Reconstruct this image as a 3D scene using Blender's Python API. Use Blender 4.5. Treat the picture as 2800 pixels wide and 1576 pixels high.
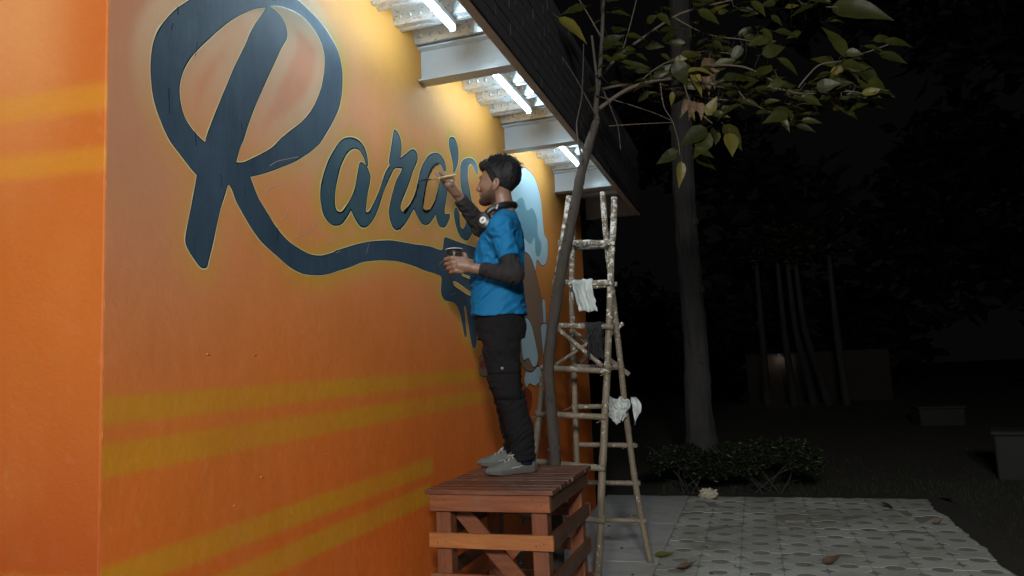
import bpy, math, random
import numpy as np
from mathutils import Vector, Matrix, noise as mnoise

for o in list(bpy.data.objects): bpy.data.objects.remove(o)
S = bpy.context.scene
COL = S.collection
R = math.radians

# ---------------------------------------------------------------- camera
cam_d = bpy.data.cameras.new('camera'); cam = bpy.data.objects.new('camera', cam_d); COL.objects.link(cam)
cam_d.sensor_width = 36.0; cam_d.lens = 25.616; cam_d.clip_end = 400; cam_d.clip_start = 0.05
_r = Vector((0.94861, 0.31331, -0.04447)); _d = Vector((-0.07568, 0.08818, -0.99323)); _f = Vector((-0.30726, 0.94555, 0.10736))
cam.matrix_world = Matrix(((_r.x, -_d.x, -_f.x, 0.0), (_r.y, -_d.y, -_f.y, 0.0), (_r.z, -_d.z, -_f.z, 1.5), (0, 0, 0, 1)))
S.camera = cam
# ---------------------------------------------------------------- night sky
wd = bpy.data.worlds.new('World'); S.world = wd; wd.use_nodes = True
bg = wd.node_tree.nodes['Background']
bg.inputs['Color'].default_value = (0.95, 0.97, 1.0, 1); bg.inputs['Strength'].default_value = 0.0019
# ---------------------------------------------------------------- exposure and lamp power
S.view_settings.view_transform = 'Standard'; S.view_settings.look = 'None'
S.view_settings.exposure = 0.0; S.view_settings.gamma = 1.0
S.render.engine = 'CYCLES'
TUBE_POWER = 52.0
TUBE_COLOR = (0.61, 0.85, 1.0, 1)
END_POWER = 8.0
FILL_POWER = 335.0   # globes of the two fill lamps added behind the camera

# ---------------------------------------------------------------- node helpers
def srgb(r, g, b):
    f = lambda c: (c/255/12.92) if c/255 <= 0.04045 else ((c/255+0.055)/1.055)**2.4
    return (f(r), f(g), f(b))
class NT:
    def __init__(s, name):
        s.m = bpy.data.materials.new(name); s.m.use_nodes = True
        s.t = s.m.node_tree; s.b = s.t.nodes['Principled BSDF']; s.o = s.t.nodes['Material Output']
    def n(s, typ, **kw):
        nd = s.t.nodes.new(typ)
        for k, v in kw.items(): setattr(nd, k, v)
        return nd
    def l(s, a, b): s.t.links.new(a, b)
    def coord(s, kind='Object', scale=(1, 1, 1)):
        tc = s.n('ShaderNodeTexCoord'); mp = s.n('ShaderNodeMapping'); mp.inputs['Scale'].default_value = scale
        s.l(tc.outputs[kind], mp.inputs['Vector']); return mp.outputs[0]
    def noise(s, vec, scale, detail=6, rough=0.6, dist=0.0):
        nd = s.n('ShaderNodeTexNoise'); s.l(vec, nd.inputs['Vector'])
        nd.inputs['Scale'].default_value = scale; nd.inputs['Detail'].default_value = detail
        nd.inputs['Roughness'].default_value = rough; nd.inputs['Distortion'].default_value = dist
        return nd.outputs['Fac']
    def ramp(s, fac, stops):
        nd = s.n('ShaderNodeValToRGB'); s.l(fac, nd.inputs[0]); e = nd.color_ramp.elements
        while len(e) < len(stops): e.new(0.5)
        for i, (p, c) in enumerate(stops):
            e[i].position = p; e[i].color = (c, c, c, 1) if isinstance(c, (int, float)) else (*c, 1)
        return nd.outputs[0]
    def mix(s, fac, a, b, blend='MIX'):
        nd = s.n('ShaderNodeMix', data_type='RGBA', blend_type=blend)
        for sock, v in ((nd.inputs[0], fac), (nd.inputs[6], a), (nd.inputs[7], b)):
            if isinstance(v, (int, float)): sock.default_value = v
            elif isinstance(v, tuple): sock.default_value = (*v[:3], 1)
            else: s.l(v, sock)
        return nd.outputs[2]
    def math(s, op, a, b=0.0):
        nd = s.n('ShaderNodeMath', operation=op)
        for i, v in enumerate((a, b)):
            if isinstance(v, (int, float)): nd.inputs[i].default_value = v
            else: s.l(v, nd.inputs[i])
        return nd.outputs[0]
    def bump(s, h, strength=0.3, dist=0.01):
        nd = s.n('ShaderNodeBump'); nd.inputs['Strength'].default_value = strength; nd.inputs['Distance'].default_value = dist
        s.l(h, nd.inputs['Height']); s.l(nd.outputs[0], s.b.inputs['Normal'])
    def col(s, c):
        if isinstance(c, tuple): s.b.inputs['Base Color'].default_value = (*c[:3], 1)
        else: s.l(c, s.b.inputs['Base Color'])
    def rough(s, v):
        if isinstance(v, (int, float)): s.b.inputs['Roughness'].default_value = v
        else: s.l(v, s.b.inputs['Roughness'])
    def set(s, **kw):
        for k, v in kw.items(): s.b.inputs[k.replace('_', ' ')].default_value = v
def simple(name, c, rough=0.6, var=0.25, scale=12, bump=0.15, bscale=60, bdist=0.004, metal=0.0, spec=0.5, coord='Object'):
    m = NT(name); v = m.coord(coord)
    f = m.noise(v, scale, 5); m.col(m.mix(f, tuple(x*(1-var) for x in c), tuple(min(1, x*(1+var)) for x in c)))
    m.rough(rough); m.set(Metallic=metal); m.b.inputs['Specular IOR Level'].default_value = spec
    if bump: m.bump(m.noise(v, bscale, 4), bump, bdist)
    return m.m
def emit(name, c, strength):
    m = NT(name); e = m.n('ShaderNodeEmission'); e.inputs[0].default_value = c; e.inputs[1].default_value = strength
    m.l(e.outputs[0], m.o.inputs[0]); return m.m

# ---------------------------------------------------------------- object helpers
def link(name, me, mat=None, parent=None, smooth=False):
    if mat is not None: me.materials.append(mat)
    if smooth: me.polygons.foreach_set('use_smooth', [True]*len(me.polygons))
    o = bpy.data.objects.new(name, me); COL.objects.link(o)
    if parent is not None: o.parent = parent
    return o
def inst(name, me, parent=None, loc=(0, 0, 0), rot=(0, 0, 0), scale=(1, 1, 1)):
    o = bpy.data.objects.new(name, me); COL.objects.link(o)
    if parent is not None: o.parent = parent
    o.location = loc; o.rotation_euler = rot; o.scale = scale
    return o
def tag(o, label=None, cat=None, group=None, kind=None):
    if label: o['label'] = label
    if cat: o['category'] = cat
    if group: o['group'] = group
    if kind: o['kind'] = kind
    return o
def empty(name, loc=(0, 0, 0), rz=0.0):
    o = bpy.data.objects.new(name, None); COL.objects.link(o); o.location = loc; o.rotation_euler = (0, 0, rz)
    o.empty_display_size = 0.1; return o
class MB:
    def __init__(s): s.v = []; s.f = []
    def add(s, vs, fs):
        k = len(s.v); s.v += [tuple(v) for v in vs]; s.f += [tuple(i+k for i in f) for f in fs]
    def box(s, a, b, bev=0.0):
        (x0, y0, z0), (x1, y1, z1) = a, b
        if not bev:
            s.add([(x0,y0,z0),(x1,y0,z0),(x1,y1,z0),(x0,y1,z0),(x0,y0,z1),(x1,y0,z1),(x1,y1,z1),(x0,y1,z1)],
                  [(0,3,2,1),(4,5,6,7),(0,1,5,4),(1,2,6,5),(2,3,7,6),(3,0,4,7)]); return
        d = bev   # chamfered box: 24 vertices
        vs = []; ix = {}
        for i, x in enumerate((x0, x1)):
            for j, y in enumerate((y0, y1)):
                for k, z in enumerate((z0, z1)):
                    sx = d if i == 0 else -d; sy = d if j == 0 else -d; sz = d if k == 0 else -d
                    for ax, p in enumerate(((x, y+sy, z+sz), (x+sx, y, z+sz), (x+sx, y+sy, z))):
                        ix[i, j, k, ax] = len(vs); vs.append(p)
        fs = []
        for i in (0, 1):
            q = [ix[i,0,0,0], ix[i,1,0,0], ix[i,1,1,0], ix[i,0,1,0]]; fs.append(q if i else q[::-1])
            q = [ix[0,i,0,1], ix[0,i,1,1], ix[1,i,1,1], ix[1,i,0,1]]; fs.append(q if i else q[::-1])
            q = [ix[0,0,i,2], ix[1,0,i,2], ix[1,1,i,2], ix[0,1,i,2]]; fs.append(q if i else q[::-1])
        for j in (0, 1):
            for k in (0, 1):
                fs.append([ix[0,j,k,1], ix[1,j,k,1], ix[1,j,k,2], ix[0,j,k,2]])
                fs.append([ix[j,0,k,0], ix[j,1,k,0], ix[j,1,k,2], ix[j,0,k,2]])
                fs.append([ix[j,k,0,0], ix[j,k,1,0], ix[j,k,1,1], ix[j,k,0,1]])
        for i in (0, 1):
            for j in (0, 1):
                for k in (0, 1): fs.append([ix[i,j,k,0], ix[i,j,k,1], ix[i,j,k,2]])
        s.add(vs, fs)
    def bar(s, p, q, w, h, up=(0, 0, 1), bev=0.0):
        # a board from p to q; w across, h along up
        p = Vector(p); q = Vector(q); d = (q-p); L = d.length; d.normalize(); u = Vector(up); x = d.cross(u).normalized(); u = x.cross(d).normalized()
        m = MB(); m.box((-w/2, 0, -h/2), (w/2, L, h/2), bev)
        s.add([p + x*v[0] + d*v[1] + u*v[2] for v in m.v], m.f)
    def tube(s, pts, rad, n=10, cap=True, wob=0.0, seed=0, flat=1.0):
        rng = random.Random(seed); pts = [Vector(p) for p in pts]; k = len(pts)
        if isinstance(rad, (int, float)): rad = [rad]*k
        prev = None; rings = []
        for i, p in enumerate(pts):
            t = (pts[min(i+1, k-1)] - pts[max(i-1, 0)])
            if t.length < 1e-9: t = Vector((0, 0, 1))
            t.normalize()
            if prev is None:
                a = Vector((0, 0, 1)) if abs(t.z) < 0.9 else Vector((1, 0, 0)); x = t.cross(a).normalized()
            else: x = (prev - t*prev.dot(t)).normalized()
            prev = x; y = t.cross(x); rr = []
            for j in range(n):
                a = 2*math.pi*j/n; r = rad[i]*(1 + (wob*(rng.random()-.5) if wob else 0))
                rr.append(p + x*math.cos(a)*r + y*math.sin(a)*r*flat)
            rings.append(rr)
        vs = [v for r in rings for v in r]; fs = []
        for i in range(k-1):
            for j in range(n): fs.append((i*n+j, i*n+(j+1) % n, (i+1)*n+(j+1) % n, (i+1)*n+j))
        if cap: fs.append(tuple(range(n-1, -1, -1))); fs.append(tuple((k-1)*n+j for j in range(n)))
        s.add(vs, fs)
    def lathe(s, prof, n=24, axis_o=(0, 0, 0)):
        vs = []; fs = []; ox, oy, oz = axis_o
        for r, z in prof:
            for j in range(n): a = 2*math.pi*j/n; vs.append((ox+r*math.cos(a), oy+r*math.sin(a), oz+z))
        for i in range(len(prof)-1):
            for j in range(n): fs.append((i*n+j, i*n+(j+1) % n, (i+1)*n+(j+1) % n, (i+1)*n+j))
        s.add(vs, fs)
    def mesh(s, name):
        me = bpy.data.meshes.new(name); me.from_pydata([tuple(v) for v in s.v], [], s.f); me.validate(); me.update(); return me
    def build(s, name, mat, parent=None, smooth=False): return link(name, s.mesh(name), mat, parent, smooth)
def catmull(pts, sub=6, closed=False):
    P = [np.array(p, float) for p in pts]; n = len(P); out = []
    rng = range(n if closed else n-1)
    for i in rng:
        p0 = P[(i-1) % n] if closed or i > 0 else P[i]; p1 = P[i]; p2 = P[(i+1) % n]; p3 = P[(i+2) % n] if closed or i+2 < n else p2
        for k in range(sub):
            t = k/sub; out.append(0.5*((2*p1)+(-p0+p2)*t+(2*p0-5*p1+4*p2-p3)*t*t+(-p0+3*p1-3*p2+p3)*t**3))
    if not closed: out.append(P[-1])
    return out
def vnoise(P, scale, seed=0.0):
    # cheap smooth pseudo noise for numpy points (N,3), range about -1..1
    x, y, z = P[:, 0]*scale+seed, P[:, 1]*scale+seed*1.7, P[:, 2]*scale-seed*0.6
    return (np.sin(1.3*x+1.1*np.sin(1.7*y+0.7*z))+np.sin(1.9*y+1.2*np.sin(1.3*z+0.9*x+1))+np.sin(1.6*z+1.3*np.sin(1.5*x+0.8*y+2)))/3
# ================================================================= materials of the place
M = {}
def wall_paint(name, attr=True):
    m = NT(name); v = m.coord('Object')
    at = m.n('ShaderNodeAttribute', attribute_name='paint')
    grime = m.noise(v, 1.7, 8, 0.62); fine = m.noise(v, 22, 6, 0.7)
    c = m.mix(m.ramp(grime, [(0.42, 0.0), (0.74, 0.26)]), at.outputs['Color'], (0.40, 0.12, 0.022))
    roll = m.noise(m.coord('Object', (1, 5, 0.7)), 2.6, 7, 0.65); c = m.mix(m.ramp(roll, [(0.5, 0.0), (0.75, 0.10)]), c, (0.70, 0.34, 0.12))
    c = m.mix(m.ramp(fine, [(0.55, 0.0), (0.8, 0.14)]), c, (0.75, 0.42, 0.2))
    # chips and scuffs
    vs = m.coord('Object', (2.0, 2.0, 7.0)); sc = m.noise(vs, 9, 9, 0.75, 0.8)
    c = m.mix(m.ramp(sc, [(0.735, 0.0), (0.745, 0.75)]), c, (0.62, 0.40, 0.24))
    m.col(c); m.rough(m.ramp(fine, [(0.3, 0.50), (0.7, 0.72)])); m.set(Specular_IOR_Level=0.28)
    b1 = m.noise(v, 4.0, 7, 0.6); b2 = m.noise(v, 55, 6, 0.7); b3 = m.noise(m.coord('Object', (1, 7, 0.5)), 9, 5, 0.6)
    b2 = m.math('ADD', b2, m.math('MULTIPLY', b3, 0.15))
    h = m.math('ADD', m.math('MULTIPLY', b1, 1.0), m.math('MULTIPLY', b2, 0.16)); h = m.math('ADD', h, m.math('MULTIPLY', m.ramp(sc, [(0.73, 1.0), (0.75, 0.6)]), 0.35))
    m.bump(h, 0.45, 0.012); return m.m
M['wall'] = wall_paint('orange_wall_paint')
def letter_paint(name, c, hi, rough):
    m = NT(name); v = m.coord('Object')
    f = m.noise(v, 2.6, 7, 0.6, 0.4); s = m.noise(m.coord('Object', (1, 3, 0.6)), 14, 6, 0.7)
    st = m.noise(m.coord('Object', (1, 6, 1.1)), 5, 7, 0.7, 0.3)
    k = m.mix(m.ramp(m.math('ADD', m.math('MULTIPLY', f, 0.6), m.math('MULTIPLY', st, 0.4)), [(0.38, 0.0), (0.62, 1.0)]), c, hi)
    k = m.mix(m.ramp(s, [(0.70, 0.0), (0.76, 0.5)]), k, (0.16, 0.19, 0.22))
    m.col(k); m.rough(rough); m.set(Specular_IOR_Level=0.5)
    m.bump(m.math('ADD', m.noise(v, 5.5, 5, 0.5), m.math('MULTIPLY', m.noise(m.coord('Object', (1, 1, 0.25)), 60, 4), 0.15)), 0.45, 0.012)
    return m.m
M['navy'] = letter_paint('navy_letter_paint', (0.020, 0.043, 0.074), (0.040, 0.078, 0.122), 0.52)
M['teal'] = letter_paint('slate_blue_letter_paint', (0.026, 0.068, 0.096), (0.044, 0.100, 0.132), 0.44)
M['cream'] = simple('cream_outline_paint', (0.62, 0.60, 0.36), 0.5, 0.2, 20)
M['black'] = simple('wet_black_paint', (0.006, 0.010, 0.014), 0.18, 0.3, 20)
M['chalk'] = simple('chalk_line', (0.52, 0.40, 0.36), 0.8, 0.3, 40)
M['cream_dull'] = simple('plaster_nib', (0.40, 0.15, 0.035), 0.6, 0.4, 30)
M['pblue'] = simple('pale_blue_paint', (0.52, 0.70, 0.78), 0.45, 0.08, 3)
M['mblue'] = simple('mid_blue_paint', (0.20, 0.40, 0.48), 0.45, 0.08, 3)
M['pbrown'] = simple('brown_mural_paint', (0.31, 0.19, 0.125), 0.45, 0.12, 3)
M['pred'] = simple('red_mural_paint', (0.30, 0.05, 0.02), 0.45, 0.1, 3)
def beam_paint():
    m = NT('gloss_white_beam_paint'); v = m.coord('Object'); f = m.noise(v, 3, 6)
    c = m.mix(m.ramp(f, [(0.45, 0.0), (0.85, 0.5)]), (0.68, 0.74, 0.79), (0.52, 0.50, 0.46)); m.col(c); m.rough(0.16)
    m.bump(m.noise(v, 90, 3), 0.35, 0.004); return m.m
M['beam'] = beam_paint()
def galv():
    m = NT('galvanised_deck'); v = m.coord('Object'); f = m.noise(v, 7, 6); g = m.noise(m.coord('Object', (1, 6, 1)), 30, 4)
    m.col(m.mix(f, (0.52, 0.55, 0.57), (0.66, 0.70, 0.73))); m.set(Metallic=0.45); m.rough(m.ramp(g, [(0.3, 0.22), (0.75, 0.42)]))
    m.bump(m.noise(v, 7, 1), 0.18, 0.01); return m.m
M['galv'] = galv()
M['plaster'] = simple('beige_plaster', (0.44, 0.38, 0.32), 0.8, 0.3, 8, 0.5, 40, 0.008)
M['brickdark'] = simple('charcoal_brick', (0.021, 0.022, 0.027), 0.7, 0.4, 9, 0.6, 60, 0.008)
M['mortar'] = simple('dark_mortar', (0.022, 0.023, 0.027), 0.9, 0.3, 9)
M['concrete'] = simple('plain_concrete', (0.22, 0.22, 0.21), 0.8, 0.3, 4, 0.4, 50, 0.006)

# ================================================================= ground
def soil():
    m = NT('dark_soil'); v = m.coord('Object'); f = m.noise(v, 1.2, 9, 0.65); g = m.noise(v, 40, 6, 0.7)
    m.col(m.mix(f, (0.010, 0.009, 0.006), (0.030, 0.027, 0.018))); m.rough(0.95); m.bump(m.math('ADD', f, m.math('MULTIPLY', g, 0.4)), 0.9, 0.03); return m.m
def height(x, y):
    return 0.03*mnoise.noise((x*0.35, y*0.35, 0.0)) + 0.012*mnoise.noise((x*2.3, y*2.3, 3.0))
mb = MB()
xs = [-60, -40, -25, -15, -10] + [-8+i*0.4 for i in range(46)] + [11, 14, 18, 25, 40, 60]
ys = [-30, -20, -12, -6, -3, 0, 2] + [3+i*0.4 for i in range(34)] + [18, 21, 25, 30, 40, 60, 90]
for y in ys:
    for x in xs: mb.v.append((x, y, -0.075 + (height(x, y) if (x > 1.75 or y > 8.6 or x < -2) else 0.0)))
nx = len(xs)
for j in range(len(ys)-1):
    for i in range(nx-1): mb.f.append((j*nx+i, j*nx+i+1, (j+1)*nx+i+1, (j+1)*nx+i))
M['soil'] = soil()
tag(mb.build('ground', M['soil'], None, True), 'dark bare soil around the paving', 'ground', kind='structure')

def slab_mat():
    m = NT('smooth_slab_concrete'); v = m.coord('Object'); f = m.noise(v, 1.3, 8, 0.65, 0.5); g = m.noise(v, 90, 4); st = m.noise(m.coord('Object', (1.0, 2.2, 1)), 2.2, 8, 0.7, 1.2)
    c = m.mix(f, (0.32, 0.34, 0.34), (0.46, 0.485, 0.48)); c = m.mix(m.ramp(st, [(0.5, 0.0), (0.72, 0.55)]), c, (0.13, 0.105, 0.08))
    c = m.mix(m.ramp(m.noise(v, 2.4, 6, 0.6, 1.0), [(0.66, 0.0), (0.76, 0.5)]), c, (0.42, 0.44, 0.45))
    m.col(c); m.rough(m.ramp(f, [(0.3, 0.40), (0.7, 0.62)])); m.bump(m.math('ADD', m.math('MULTIPLY', f, .5), m.math('MULTIPLY', g, 0.15)), 0.25, 0.006); return m.m
M['slab'] = slab_mat()
sl = empty('apron_slab'); tag(sl, 'smooth grey concrete apron along the painted wall', 'slab', kind='structure')
ycuts = [-2.0, 0.9, 2.9, 4.2, 5.66, 7.0, 8.42]
for y0, y1 in zip(ycuts, ycuts[1:]):
    b = MB(); b.box((-1.70, y0+0.0022, -0.10), (-0.792, y1-0.0022, 0.0), 0.003); b.build('slab_panel', M['slab'], sl)

def paver_mat():
    m = NT('cast_grey_paver'); v = m.coord('Object'); oi = m.n('ShaderNodeObjectInfo'); w = m.coord('Object', (1, 1, 1))
    geo = m.n('ShaderNodeNewGeometry'); f = m.noise(geo.outputs['Position'], 1.1, 7, 0.65, 0.6); g = m.noise(geo.outputs['Position'], 45, 5, 0.7)
    c = m.mix(oi.outputs['Random'], (0.35, 0.365, 0.34), (0.43, 0.445, 0.415))
    c = m.mix(m.ramp(f, [(0.46, 0.0), (0.68, 0.70)]), c, (0.130, 0.115, 0.080)); c = m.mix(m.ramp(g, [(0.5, 0.0), (0.8, 0.35)]), c, (0.10, 0.10, 0.095))
    m.col(c); m.rough(0.75); m.bump(m.math('ADD', g, m.math('MULTIPLY', f, 0.5)), 0.35, 0.006); return m.m
M['paver'] = paver_mat()
PV = 0.292
def paver_outline():
    w = PV/2-0.0025; pts = []
    # left side with a half diamond notch, front and back sides with a half-round notch
    r = 0.066
    for k in range(9):
        a = math.pi*k/8; pts.append((-r*math.cos(a), -w + r*0.86*math.sin(a)))
    pts += [(w, -w), (w, -0.062), (w-0.016, -0.026), (w-0.062, 0.0), (w-0.016, 0.026), (w, 0.062), (w, w)]
    for k in range(9):
        a = math.pi*k/8; pts.append((r*math.cos(a), w - r*0.86*math.sin(a)))
    pts += [(-w, w), (-w, 0.062), (-w+0.016, 0.026), (-w+0.062, 0.0), (-w+0.016, -0.026), (-w, -0.062), (-w, -w)]
    return pts
def prism(outline, z0, z1, bev=0.004):
    n = len(outline); b = MB()
    cx = sum(p[0] for p in outline)/n; cy = sum(p[1] for p in outline)/n
    inner = []
    for i, (x, y) in enumerate(outline):
        px, py = outline[i-1]; qx, qy = outline[(i+1) % n]; tx, ty = qx-px, qy-py; L = math.hypot(tx, ty) or 1
        inner.append((x - ty/L*bev, y + tx/L*bev))
    b.v = [(x, y, z0) for x, y in outline] + [(x, y, z1-bev) for x, y in outline] + [(x, y, z1) for x, y in inner]
    for k in (0, 1):
        for i in range(n): b.f.append((k*n+i, k*n+(i+1) % n, (k+1)*n+(i+1) % n, (k+1)*n+i))
    b.f.append(tuple(2*n+i for i in range(n)))
    return b
pav_me = prism(paver_outline(), -0.06, 0.0, 0.0012).mesh('paver'); pav_me.materials.append(M['paver'])
pg = empty('paver_ground'); tag(pg, 'grey grass-grid pavers with round and star shaped openings', 'paving', kind='structure')
rng = random.Random(4)
for c in range(8):
    for r_ in range(27):
        x = -0.787 + (c+0.5)*PV; y = 8.40 - (r_+0.5)*PV
        if (c == 7 and rng.random() < 0.15): continue
        inst('paver', pav_me, pg, (x, y, -0.001 + rng.uniform(-0.002, 0.0015)), (rng.uniform(-.008, .008), rng.uniform(-.008, .008), rng.uniform(-.01, .01)))
b = MB(); b.box((-0.79, 0.5, -0.10), (1.535, 8.41, -0.0032)); 
M['fill'] = simple('packed_sand_fill', (0.175, 0.178, 0.155), 1.0, 0.4, 30, 0.1, 160, 0.004)
tag(b.build('paver_bed', M['fill'], None), 'packed sandy fill showing in the paver openings', 'sand', kind='structure')
# soil drifted over the right and far edges of the paving
sd = MB(); n_ = 150
for i in range(n_):
    y = 0.6+7.95*i/(n_-1); w = 0.035+0.055*mnoise.noise((y*2.1, 0, 3))+0.03*mnoise.noise((y*9, 1, 3))
    sd.v += [(1.552-w, y, 0.0045), (1.60, y, 0.010+0.006*mnoise.noise((y*3, 2, 0))), (1.86, y, -0.085)]
for i in range(n_-1):
    for k in range(2): sd.f.append((i*3+k, i*3+k+1, (i+1)*3+k+1, (i+1)*3+k))
o_ = len(sd.v)
for i in range(90):
    x = -1.70+3.5*i/89; w = 0.02+0.05*mnoise.noise((x*2.3, 5, 3))+0.03*mnoise.noise((x*8, 6, 3)); sd.v += [(x, 8.41-w, 0.0045), (x, 8.47, 0.008), (x, 8.75, -0.085)]
for i in range(89):
    for k in range(2): sd.f.append((o_+i*3+k, o_+(i+1)*3+k, o_+(i+1)*3+k+1, o_+i*3+k+1))
tag(sd.build('soil_edge', M['soil'], None, True), 'dark soil spilling over the edges of the paving', 'soil', kind='structure')
# kerb line at the far end of the apron and paving
b = MB(); b.box((-1.70, 8.425, -0.1), (1.60, 8.46, -0.008), 0.006); tag(b.build('kerb', M['soil']), 'thin concrete kerb at the far edge of the paving', 'kerb', kind='structure')

# ================================================================= building
WX = -1.685; Y0 = 1.545; Y1 = 7.72; ZT = 3.75
bld = empty('shop_building', (WX, 4.6, 0)); bld.location = (0, 0, 0)
tag(bld, 'orange painted shop building with large brush-script lettering and steel canopy', 'building')

# ---- lettering contours: lists of (y, z) on the wall plane
R_OUT = [(1.8688,2.7579),(1.8088,2.6979),(1.7623,2.639),(1.7298,2.5846),(1.7122,2.5377),(1.7047,2.4925),(1.7032,2.4501),(1.7077,2.4036),(1.7181,2.3592),(1.7344,2.323),(1.7571,2.285),(1.7843,2.2509),(1.8249,2.2203),(1.8689,2.1886),(1.9006,2.1694),(1.8916,2.1269),(1.8783,2.0706),(1.8652,2.0218),(1.8544,1.974),(1.8502,1.9473),(1.8546,1.9284),(1.8789,1.8991),(1.9105,1.8718),(1.9265,1.8661),(1.9451,1.8709),(1.9521,1.8885),(1.9711,1.9453),(1.9904,2.0101),(2.0102,2.0762),(2.0303,2.126),(2.0457,2.165),(2.0534,2.1739),(2.0715,2.1563),(2.0923,2.121),(2.1295,2.081),(2.1788,2.0345),(2.2355,1.9949),(2.3129,1.9601),(2.4009,1.9241),(2.4877,1.9077),(2.5801,1.9114),(2.6709,1.9254),(2.7675,1.9535),(2.8615,1.9802),(2.9658,2.0135),(3.0845,2.0361),(3.2011,2.0507),(3.325,2.0603),(3.5025,2.0591),(3.6458,2.0493),(3.7735,2.0471),(3.8536,2.0417),(3.8688,2.0265),(3.8553,1.9804),(3.8525,1.9467),(3.8708,1.9203),(3.911,1.9037),(4.0256,1.9004),(4.0837,1.8841),(4.1257,1.8456),(4.1582,1.7825),(4.1832,1.7184),(4.2049,1.6982),(4.2244,1.7017),(4.2248,1.7375),(4.2148,1.7968),(4.2074,1.8503),(4.1993,1.8797),(4.2162,1.8898),(4.235,1.8699),(4.2495,1.8225),(4.2678,1.763),(4.2855,1.6972),(4.3129,1.6433),(4.3448,1.6285),(4.3797,1.6381),(4.3957,1.6752),(4.409,1.7498),(4.4722,1.8464),(4.6281,1.9329),(4.6921,1.9902),(4.728,2.1268),(4.7463,2.2772),(4.4504,2.2894),(4.2316,2.286),(3.9439,2.2839),(3.9211,2.266),(3.9024,2.2117),(3.8873,2.197),(3.8388,2.1925),(3.72,2.194),(3.534,2.1777),(3.3746,2.167),(3.2473,2.1567),(3.1666,2.143),(3.0331,2.1182),(2.9258,2.0909),(2.8246,2.0609),(2.7292,2.0305),(2.7707,2.041),(2.6579,2.0059),(2.5971,1.9936),(2.5389,1.9921),(2.4693,2.0032),(2.3898,2.0258),(2.3207,2.064),(2.2665,2.1105),(2.2142,2.1573),(2.1804,2.2066),(2.1665,2.2277),(2.2093,2.2436),(2.2808,2.2745),(2.3628,2.3147),(2.4428,2.3556),(2.5061,2.3953),(2.5648,2.4348),(2.6261,2.4847),(2.6744,2.5424),(2.7244,2.6031),(2.7766,2.6801),(2.8043,2.746),(2.8172,2.8173),(2.8177,2.8797),(2.8022,2.9263),(2.778,2.9643),(2.7292,3.0005),(2.6575,3.0296),(2.5807,3.0448),(2.5143,3.0516),(2.4714,3.0508),(2.3576,3.0355),(2.1884,2.9712),(2.047,2.8968),(1.9458,2.8217)]
R_CORN = [(1.9006,2.1694),(2.0534,2.1739),(2.1665,2.2277),(3.9439,2.2839),(3.8873,2.197),(3.8536,2.0417)]
R_H1 = [(2.2712,2.924),(2.2044,2.8858),(2.1182,2.821),(2.0479,2.7582),(1.9862,2.6937),(1.9229,2.6232),(1.8719,2.5601),(1.8407,2.5065),(1.8256,2.4634),(1.8214,2.4282),(1.826,2.3929),(1.8393,2.357),(1.8638,2.3277),(1.9002,2.3047),(1.9376,2.2897),(1.9471,2.3185),(1.9761,2.3837),(2.0059,2.4472),(2.0418,2.5216),(2.0843,2.6082),(2.134,2.6967),(2.1919,2.8076),(2.2462,2.8845)]
R_H2 = [(2.2838,2.9349),(2.3413,2.9615),(2.4011,2.9802),(2.4631,2.9921),(2.5348,2.9921),(2.6015,2.9725),(2.6471,2.942),(2.6696,2.9054),(2.6746,2.8613),(2.6623,2.7923),(2.6409,2.7299),(2.6006,2.6575),(2.5542,2.5936),(2.4952,2.5358),(2.4251,2.4805),(2.3583,2.4278),(2.3006,2.3742),(2.2277,2.3269),(2.1699,2.2925),(2.1309,2.2711),(2.0904,2.2596),(2.0985,2.283),(2.1149,2.3244),(2.1315,2.3543),(2.1541,2.4099),(2.1888,2.4859),(2.2305,2.5625),(2.2736,2.6418),(2.3248,2.7307),(2.3647,2.8009),(2.3952,2.8476),(2.4011,2.8756),(2.3897,2.9088),(2.3603,2.9292),(2.3216,2.9363)]
R_H3 = [(4.0371,2.026),(4.0674,2.0319),(4.158,2.0199),(4.332,1.9836),(4.3549,1.9607),(4.2642,1.9658),(4.1545,1.9838),(4.0644,1.9994)]
R_H4 = [(4.1966,2.0928),(4.3429,2.0868),(4.3408,2.0667),(4.2585,2.0708),(4.1948,2.0745)]
R_H5 = [(4.2227,2.196),(4.4097,2.2024),(4.3946,2.174),(4.285,2.1701)]
HC = [(2.2712,2.924),(1.9376,2.2897),(2.2838,2.9349),(2.0904,2.2596)]
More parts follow.
